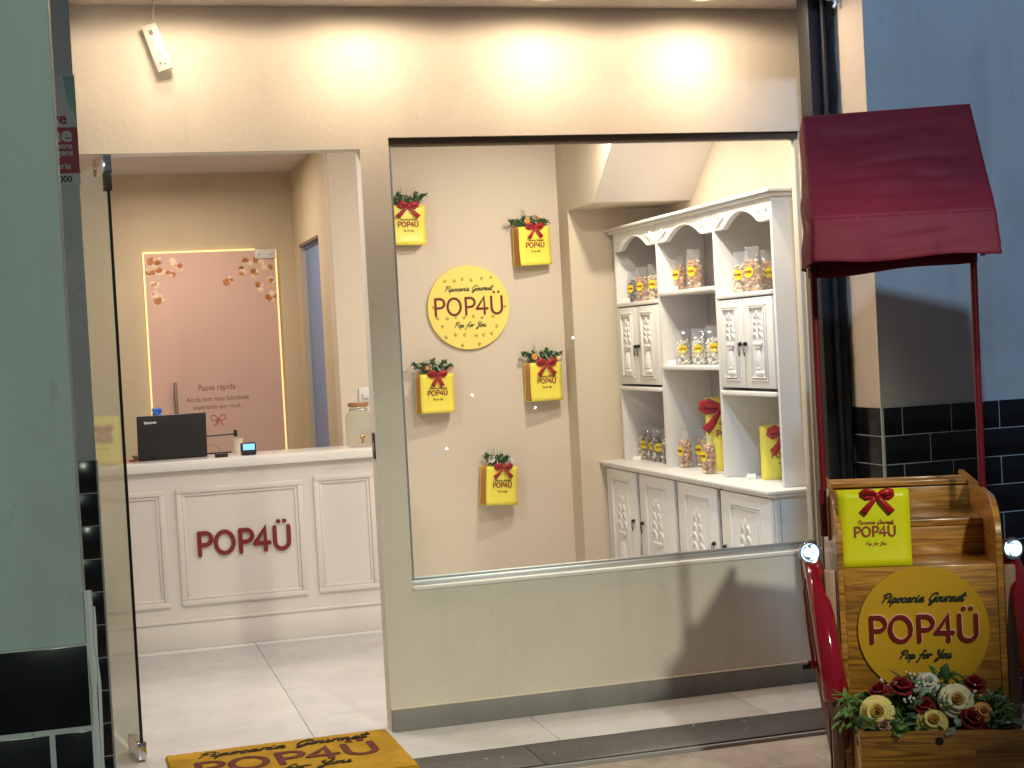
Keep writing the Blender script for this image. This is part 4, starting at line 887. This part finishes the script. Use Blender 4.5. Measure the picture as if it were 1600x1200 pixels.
MB().lathe([(0, 0), (.022, 0), (.030, .052), (.032, .056), (.028, .058), (0, .05)], 24, cap=False).build('pot', 'pot_green', fp)
q = MB(); random.seed(6)
for _ in range(40): leaf(q, (random.uniform(-.02, .02), random.uniform(-.02, .02), .06+random.uniform(0, .07)), (random.uniform(-1, 1), random.uniform(-1, 1), random.uniform(-.2, 1)), .022, .014, 0)
q.build('leaves', 'leaf_sage', fp, solid=.0005); q = MB()
for _ in range(16): leaf(q, (-.012, -.006, .145), (random.uniform(-1, 1), random.uniform(-1, 1), random.uniform(-.4, 1)), .024, .018, 0)
q.build('bloom', 'flower_white', fp, solid=.0005)
# ================================================================ RED POPCORN CART (local frame: x right, y away from viewer)
CO = Vector((2.042, 3.984, 0)); CA = R(-23.7)
ca = thing('popcorn_cart', 'wooden popcorn cart with a dark red canopy, red mudguards and two headlamps', 'cart', (CO.x, CO.y, -0.018), CA)
def K(mb, name, mats, par=None, **k): return mb.build(name, mats, par or ca, **k)
W = .42; ZF = 0.018
# side boards: rounded top front corner
def side_poly():
    p = [(0.0, .10), (0.0, .735+ZF)] + [(0.13+.13*math.cos(R(180-a)), .775+ZF+.118*math.sin(R(a))) for a in range(0, 91, 10)] + [(.70, .912+ZF), (.70, .10)]
    return p
for x0 in (-.016, W): 
    q = MB(); pl_ = side_poly(); n = len(pl_)
    q.add([(x0, y, z) for y, z in pl_]+[(x0+.018, y, z) for y, z in pl_], [tuple(range(n)), tuple(reversed(range(n, 2*n)))]+[(i, i+n, (i+1) % n+n, (i+1) % n) for i in range(n)])
    K(q, 'side_board', 'pine_side', bevel=.002, angle=40)
K(MB().bbox(.0022, W-.0002, .004, .020, .10, .728, .002), 'front_board', 'pine_front')
K(MB().bbox(.0022, W-.0002, .0205, .23, .712, .728, .002), 'shelf', 'pine_front')
K(MB().bbox(.0022, W-.0002, .232, .246, .712, .812, .001), 'riser', 'pine_side')
K(MB().bbox(.0022, W-.0002, .224, .50, .8125, .832, .003), 'shelf', 'pine_front')
K(MB().bbox(.0022, W-.0002, .502, .516, .82, .90, .001), 'riser', 'pine_side')
K(MB().bbox(.0022, W-.0002, .60, .618, .10, .922, .002).bbox(.0022, W-.0002, .50, .5995, .905, .920, .002), 'back_board', 'pine_side')
# round sign on the front
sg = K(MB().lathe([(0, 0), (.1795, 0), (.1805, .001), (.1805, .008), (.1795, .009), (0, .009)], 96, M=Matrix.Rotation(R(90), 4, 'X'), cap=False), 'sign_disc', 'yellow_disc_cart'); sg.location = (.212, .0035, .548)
f1 = Matrix.Translation((0, -.0092, 0))
ss, wx = logo_strokes(); strokes_mesh(a := MB(), ss, wx, .0705, .0135, .0030, .002, -.028, f1); K(a, 'logo_rim', 'letter_edge', sg)
strokes_mesh(a := MB(), ss, wx, .0705, .0108, .0075, .001, -.029, f1); K(a, 'logo', 'red_letter_cart', sg)
ss, wx = script_strokes('Pipocaria Gourmet'); strokes_mesh(a := MB(), ss, wx, .225/wx, .0042, .0028, .0, .082, f1); K(a, 'upper_script', 'script_black', sg)
ss, wx = script_strokes('Pop for You'); strokes_mesh(a := MB(), ss, wx, .142/wx, .0042, .0028, .0, -.078, f1); K(a, 'lower_script', 'script_black', sg)
# planter box
q = MB(); q.bbox(.004, .424, -.300, -.285, .10, .338, .003)
K(q, 'planter_front', 'pine_front')
K(MB().bbox(.004, .018, -.2845, .003, .10, .330, .002).bbox(.410, .424, -.2845, .003, .10, .330, .002).bbox(.0185, .4095, -.2845, .003, .10, .115, .001), 'planter_sides', 'pine_side')
K(MB().lathe([(0, 0), (.0105, 0), (.0105, .003), (0, .004)], 20, M=Matrix.Translation((.208, -.3005, .312)) @ Matrix.Rotation(R(90), 4, 'X'), cap=False), 'knob_hole', 'black_rubber')
# poles
K(MB().tube([(-.030, .285, .80), (-.031, .288, 1.25), (-.030, .290, 1.60)], .0105, 12).tube([(-.030, .290, 1.60), (-.030, .292, 1.98)], .008, 10), 'pole', 'pole_red')
K(MB().tube([(-.030, .284, .785), (-.030, .285, .925)], .0165, 14).bbox(-.030, -.012, .27, .30, .80, .815, .003).bbox(-.030, -.012, .27, .30, .895, .91, .003), 'pole_sleeve', 'pole_red')
K(MB().bbox(-.0245, -.0165, .25, .33, .775, .93, .002), 'bracket_block', 'fork_wood')
K(MB().tube([(.432, .285, .70), (.434, .288, 1.25), (.437, .290, 1.60)], .0105, 12).tube([(.437, .290, 1.60), (.437, .292, 1.98)], .008, 10), 'pole', 'pole_red')
K(MB().tube([(.455, .284, .72), (.455, .285, .86)], .0165, 14).bbox(.4385, .47, .27, .30, .75, .765, .003), 'pole_sleeve', 'pole_red')
# canopy: ridge at the back, sloping front, hanging valance all round
random.seed(12)
def lerp(a, b, t): return tuple(a[i]+(b[i]-a[i])*t for i in range(3))
CREASE = [[(random.uniform(.1, .9), random.uniform(.08, .95), random.uniform(-.45, .45), random.uniform(.03, .07), random.uniform(.45, .9)*random.choice((-1, 1))) for _ in range(9)] for _s in range(3)]
def cloth(q, A, B, C_, D_, nu, nv, amp, nrm, wav=0.0, seed=0):
    """bilinear patch A-B top, D-C bottom"""
    vs = []; n3 = Vector(nrm)
    for j in range(nv+1):
        for i in range(nu+1):
            u, v = i/nu, j/nv; p = Vector(lerp(lerp(A, B, u), lerp(D_, C_, u), v))
            e = min(1, 5*min(u, 1-u, v+.0, 1-v+ (1 if wav else 0)))
            s1 = noise.noise(Vector((u*2.2+seed, v*3.5+u*1.5, seed*1.7)))+.5*noise.noise(Vector((u*5+v*4, v*9-u*2, seed)))
            ridge = math.sin((v*9+u*3.2+1.3*noise.noise(Vector((u*2, v*2, seed+5))))*1.7)*.35
            cr = 0
            for (cu, cv, ca_, cw, ch) in CREASE[seed % 3]:
                dd = (u-cu)*math.sin(ca_)+(v-cv)*math.cos(ca_)+.035*noise.noise(Vector((u*4, v*4, cu*9))); al = (u-cu)*math.cos(ca_)-(v-cv)*math.sin(ca_)
                cr += ch*max(0, 1-abs(dd)/cw)**1.3*math.exp(-(al/.42)**2)
            p += n3*amp*e*(s1*.8+ridge*.5+cr)
            if wav: p += n3*wav*v*math.sin(u*17+seed)*.6; p.z += v*wav*.6*math.sin(u*9+seed*2)
            vs.append(tuple(p))
    q.add(vs, [(j*(nu+1)+i, j*(nu+1)+i+1, (j+1)*(nu+1)+i+1, (j+1)*(nu+1)+i) for j in range(nv) for i in range(nu)])
rl, rr_ = (-.040, .300, 2.048), (.448, .300, 2.050); el, er = (-.044, -.070, 1.716), (.448, -.074, 1.710)
vl, vr = (-.050, -.094, 1.590), (.456, -.100, 1.592); bl_, br_ = (-.050, .305, 1.580), (.452, .305, 1.60)
q = MB(); cloth(q, rl, rr_, er, el, 48, 44, .017, (0, -.7, .7), seed=3); 
cloth(q, el, er, vr, vl, 44, 12, .007, (0, -1, .1), wav=.008, seed=7)
o = K(q, 'canopy_front', 'canopy', solid=.0012, angle=80)
bm = bmesh.new(); bm.from_mesh(o.data); bmesh.ops.remove_doubles(bm, verts=bm.verts[:], dist=.0008); bmesh.ops.recalc_face_normals(bm, faces=bm.faces[:]); bm.to_mesh(o.data); bm.free()
for nm, r0, e0, v0, b0, sx, sd in (('canopy_side', rl, el, vl, bl_, -1, 11), ('canopy_side', rr_, er, vr, br_, 1, 13)):
    q = MB(); nx_, nz_ = 20, 28; vs = []
    for j in range(nz_+1):
        for i in range(nx_+1):
            u, v = i/nx_, j/nz_   # u 0 back -> 1 front
            top = Vector(lerp(r0, e0, u)); bot = Vector(lerp(b0, v0, u)); p = top.lerp(bot, v)
            p.x += sx*((.009 if sx < 0 else .003)+.012*noise.noise(Vector((u*3, v*5, sd)))+.010*v*math.sin(u*11+sd))*min(1, v*6)*min(1, 6*(1-u)+.15); vs.append(tuple(p))
    q.add(vs, [(j*(nx_+1)+i, j*(nx_+1)+i+1, (j+1)*(nx_+1)+i+1, (j+1)*(nx_+1)+i) for j in range(nz_) for i in range(nx_)])
    K(q, nm, 'canopy', solid=.0012, angle=80)
q = MB(); cloth(q, (-.040, .3015, 2.048), (.448, .3015, 2.050), (.452, .3065, 1.585), (-.044, .3065, 1.560), 30, 20, .006, (0, 1, 0), wav=.006, seed=17); K(q, 'canopy_back', 'canopy', solid=.0012, angle=80)
K(MB().tube([rl, rr_], .006, 8).tube([(-.035, -.062, 1.720), (.442, -.066, 1.712)], .005, 8).tube([(-.034, .292, 2.035), (-.036, -.062, 1.720)], .005, 8).tube([(.440, .292, 2.035), (.442, -.066, 1.712)], .005, 8), 'canopy_frame', 'pole_red').location = (0, 0, -.012)
# wheels with mudguards and headlamps
def wheel(hx, hy, hz, yaw, sgn):
    r = thing('wheel', None, None); 
    for k_ in list(r.keys()): del r[k_]
    r.parent = ca; r.location = (hx, hy, hz); r.rotation_euler = (0, R(sgn), R(yaw))
    n = 64; q = MB()
    q.tube([(0, -.347*math.cos(2*math.pi*i/n), .347*math.sin(2*math.pi*i/n)) for i in range(n+1)], .024, 10, cap=False); q.build('tyre', 'tyre_brown', r)
    q = MB(); q.tube([(0, -.318*math.cos(2*math.pi*i/n), .318*math.sin(2*math.pi*i/n)) for i in range(n+1)], .010, 8, cap=False); q.build('rim', 'fender_red', r)
    q = MB()
    for i in range(20):
        a = 2*math.pi*i/20; s = .018*(1 if i % 2 else -1); q.tube([(s, 0.02*math.cos(a+.3), .02*math.sin(a+.3)), (0, -.315*math.cos(a), .315*math.sin(a))], .0018, 5)
    q.build('spokes', 'fender_red', r)
    q = MB(); Ry = Matrix.Rotation(R(90), 4, 'Y')
    q.lathe([(0, -.045), (.012, -.045), (.012, -.03), (.028, -.028), (.028, .028), (.012, .03), (.012, .045), (0, .045)], 20, M=Ry, cap=False); q.build('hub', 'fender_red', r)
    q = MB(); q.lathe([(0, -.07), (.010, -.07), (.010, -.045), (0, -.045)], 12, M=Ry, cap=False); q.build('axle_nut', 'black_rubber', r)
    # mudguard
    q = MB(); n = 40; m_ = 12; vs = []
    for i in range(n+1):
        a = R(-3+68*i/n); taper = 1-.25*(i/n)
        for k in range(m_+1):
            b = math.pi*(k/m_)-math.pi/2; Rr = .372+.030*math.cos(b); x = .036*math.sin(b)*taper
            vs.append((x, -Rr*math.cos(a), Rr*math.sin(a)))
    q.add(vs, [(i*(m_+1)+k, i*(m_+1)+k+1, (i+1)*(m_+1)+k+1, (i+1)*(m_+1)+k) for i in range(n) for k in range(m_)])
    q.build('mudguard', 'fender_red', r, solid=.002, angle=60)
    # fork legs beside the tyre
    for sx in (-1, 1): MB().tube([(sx*.038, -.02, .0), (sx*.038, -.18, .26), (sx*.030, -.215, .30)], .005, 6).build('stay', 'fender_red', r)
    return r
for args, lab in (((-.047, .320, .390, 1, -6), 0), ((.497, .300, .390, 1, -4), 1)):
    wh = wheel(*args)
    # headlamp: chrome bowl, lens, bulb glow (child of the cart)
    hx = (-.089, .474)[lab]; hy = (.150, .105)[lab]
    hl = K(MB().lathe([(0, -.036), (.014, -.034), (.026, -.020), (.031, .0), (.0325, .006), (.0315, .010), (.0275, .009), (.027, .004), (.012, -.014), (0, -.016)], 36, cap=False), 'headlamp', 'chrome')
    hl.location = (hx, hy-.03, .760); hl.rotation_euler = (R(84), 0, R((16, 22)[lab]))
    b_ = MB().lathe([(0, -.006), (.0115, -.008), (.0125, -.004), (.0, .0)], 24, cap=False).build('bulb', 'lamp_lens', hl)
    for k in range(3): pass
    c_ = MB().lathe([(.0268, .0075), (.020, .0105), (.0, .0125)], 32, cap=False).build('lens', 'film', hl)
    MB().tube([(0, 0, -.034), (0, -.012, -.05), (.004, -.04, -.05)], .003, 6).build('cable', 'black_rubber', hl)
K(MB().bbox(-.052, -.020, .02, .05, .018, .72, .004), 'leg', 'fork_wood'); K(MB().bbox(.442, .474, .02, .05, .018, .72, .004), 'leg', 'fork_wood')
K(MB().bbox(-.050, -.028, .2, .232, .018, .60, .004), 'leg', 'black_rubber'); K(MB().tube([(-.10, .32, .393), (.55, .30, .393)], .009, 10), 'axle', 'pole_red')
# cart gift bag (stands on the shelf: its own thing)
def c2w(x, y, z): c, s = math.cos(CA), math.sin(CA); return (CO.x+x*c-y*s, CO.y+x*s+y*c, z-.018)
t = thing('gift_bag', 'bright yellow-green gift bag with a red bow on the cart shelf', 'gift bag', c2w(.094, .058, .7285), CA+R(1))
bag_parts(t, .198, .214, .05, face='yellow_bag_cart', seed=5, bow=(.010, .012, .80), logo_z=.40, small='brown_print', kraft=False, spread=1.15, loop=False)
# flowers --------------------------------------------------------
def rose(name, label, col, loc_, s, tilt=(0, 0), seed=0, group='roses in the cart planter', cat='rose'):
    rnd = random.Random(seed); t = thing(name, label, cat, loc_, 0, group); t.rotation_euler = (R(tilt[0]), R(tilt[1]), rnd.uniform(0, 6))
    q = MB()
    bud = col == 'rose_red'
    layers = [(3, .003, .010, .036), (4, .007, .018, .037), (5, .011, .028, .033), (5, .014, .038, .026), (6, .016, .050, .017)][:4 if bud else 5]
    if bud: layers = [(n, a, b*.95, h+.008) for n, a, b, h in layers]
    for li, (n, r0, r, h) in enumerate(layers):
        for k in range(n):
            a0 = 2*math.pi*(k+.5*(li % 2))/n+rnd.uniform(-.15, .15); span = 2*math.pi/n*1.55; vs = []
            for j in range(6):
                v = j/5; rad = r0+(r-r0)*v**.75+(.005*v**6 if li > 1 else -.002*v**3)
                zz = h*math.sin(min(1, v*1.05)*math.pi/2)-.0022*li*v**6-(.004*li if li > 2 else 0)
                for i in range(6):
                    u = i/5-.5; a = a0+u*span*(.55+.45*math.sin(math.pi*min(1, v*.8+.15))); e = 1-.22*(2*abs(u))**3*v
                    vs.append((rad*math.cos(a)*s, rad*math.sin(a)*s, zz*e*s+rnd.uniform(-.0006, .0006)))
            q.add(vs, [(j*6+i, j*6+i+1, (j+1)*6+i+1, (j+1)*6+i) for j in range(5) for i in range(5)], 1 if li < 2 and not bud else 0)
    q.build('petals', [col, 'rose_core' if 'rose' in col else col], t, solid=.0009*s, angle=70)
    g = MB()
    for k in range(5): a = 2*math.pi*k/5; leaf(g, (0, 0, -.004*s), (math.cos(a), math.sin(a), .15), .030*s, .014*s, 0)
    g.tube([(0, 0, 0), (.004, .0, -.05), (.0, .004, -.11)], .0025, 6); g.build('stem', 'leaf_dark', t)
FL = [('rose_yellow', 'large open yellow rose at the left front of the planter', 'rose_yellow', (.056, -.243, .376), .86, (70, -10)),
      ('rose_yellow', 'yellow rose low at the centre, leaning over the planter edge', 'rose_yellow', (.198, -.250, .350), .78, (52, 4)),
      ('rose_cream', 'cream-yellow rose with a curled pale petal at the right', 'rose_cream', (.268, -.205, .395), .88, (66, 6)),
      ('rose_red', 'dark red rose right behind the left yellow rose', 'rose_red', (.070, -.165, .408), .70, (30, -12)),
      ('rose_red', 'tall dark red rose under the lower left of the sign', 'rose_red', (.130, -.155, .412), .85, (25, 5)),
      ('rose_red', 'small dark red rose in the middle of the bouquet', 'rose_red', (.184, -.225, .378), .70, (30, -6)),
      ('rose_red', 'dark red rose bud high at the right of the bouquet', 'rose_red', (.322, -.150, .415), .78, (25, 12)),
      ('rose_red', 'wide dark red rose low at the right front', 'rose_red', (.300, -.240, .345), .85, (40, 14)),
      ('white_flower', 'small pinkish-white flower on top of the bouquet', 'flower_white', (.205, -.13, .430), .60, (50, 0)),
      ('orange_flower', 'small orange flower right of the cream rose', 'flower_orange', (.330, -.245, .374), .50, (60, 10)),
      ('dusty_flower', 'faded brownish-pink flower low at the left front', 'flower_pink', (.070, -.262, .345), .50, (65, -5))]
for i, (nm, lab, col, p, s, tl) in enumerate(FL):
    lx = c2w(*p); rose('rose' if 'rose' in nm else 'flower', lab, col, lx, s, (tl[0], tl[1]), seed=i+3, group='flowers in the cart planter', cat='flower'); bpy.context.view_layer.update()
    o = [x for x in COL.objects if x.get('label') == lab][0]
    d = Vector((math.sin(R(tl[1]))*.8, -math.sin(R(tl[0])), math.cos(R(tl[0])))); d.rotate(Matrix.Rotation(CA, 3, 'Z')); o.rotation_euler = d.to_track_quat('Z', 'Y').to_euler()
random.seed(44)
for gi, (nm, lab, cols, n, rx) in enumerate((('foliage', 'mixed green filler leaves between the roses in the planter', ['leaf_dark', 'leaf_light', 'leaf_sage'], 560, (.01, .415)),)):
    q = MB()
    for _ in range(n):
        x = random.uniform(*rx); y = random.uniform(-.30, -.055); top = .37+.075*math.sin(math.pi*(x/.42))*min(1, (y+.34)/.16); z = random.uniform(.31, top) if y > -.275 else random.uniform(.335, .37)
        if y < -.282: z = max(z, .345)
        if any(abs(x-f[3][0]) < .044*f[4] and abs(z-f[3][2]-.0) < .044*f[4] and y < f[3][1]+.02 for f in FL): continue
        for _k in range(2):
            L = random.uniform(.018, .046); leaf(q, c2w(x+random.uniform(-.012, .012), y, z), (random.uniform(-1, 1), random.uniform(-1.2, .4), random.uniform(-.4, 1)), L, L*random.uniform(.5, .9), random.choice((0, 0, 1, 1, 2)), curl=random.uniform(-.3, .8))
    tag(q.build(nm, cols, solid=.0004), lab, 'greenery', kind='stuff')
q = MB()
for _ in range(46):
    a = random.uniform(0, 6.28); leaf(q, c2w(-.012+random.uniform(-.02, .02), -.20+random.uniform(-.03, .03), .385+random.uniform(-.05, .03)), (math.cos(a)-.4, random.uniform(-1, .2), math.sin(a)), random.uniform(.03, .05), .012, 0)
tag(q.build('spiky_leaf_sprig', 'leaf_light', solid=.0004), 'bright spiky leaf sprig hanging over the left side of the planter', 'greenery')
q = MB()
for (x, y, z, n) in ((.19, -.16, .425, 16), (.22, -.18, .40, 12), (.15, -.19, .39, 10), (.10, -.15, .425, 8), (.30, -.2, .42, 9), (.17, -.10, .44, 10), (.35, -.18, .385, 8)):
    for _ in range(n): q.ball(c2w(x+random.uniform(-.022, .022), y+random.uniform(-.02, .02), z+random.uniform(-.018, .018)), random.uniform(.0026, .005), nu=6, nv=4)
tag(q.build('baby_breath', 'flower_white', smooth=True), 'tiny white filler blossoms sprinkled over the bouquet', 'greenery', kind='stuff')
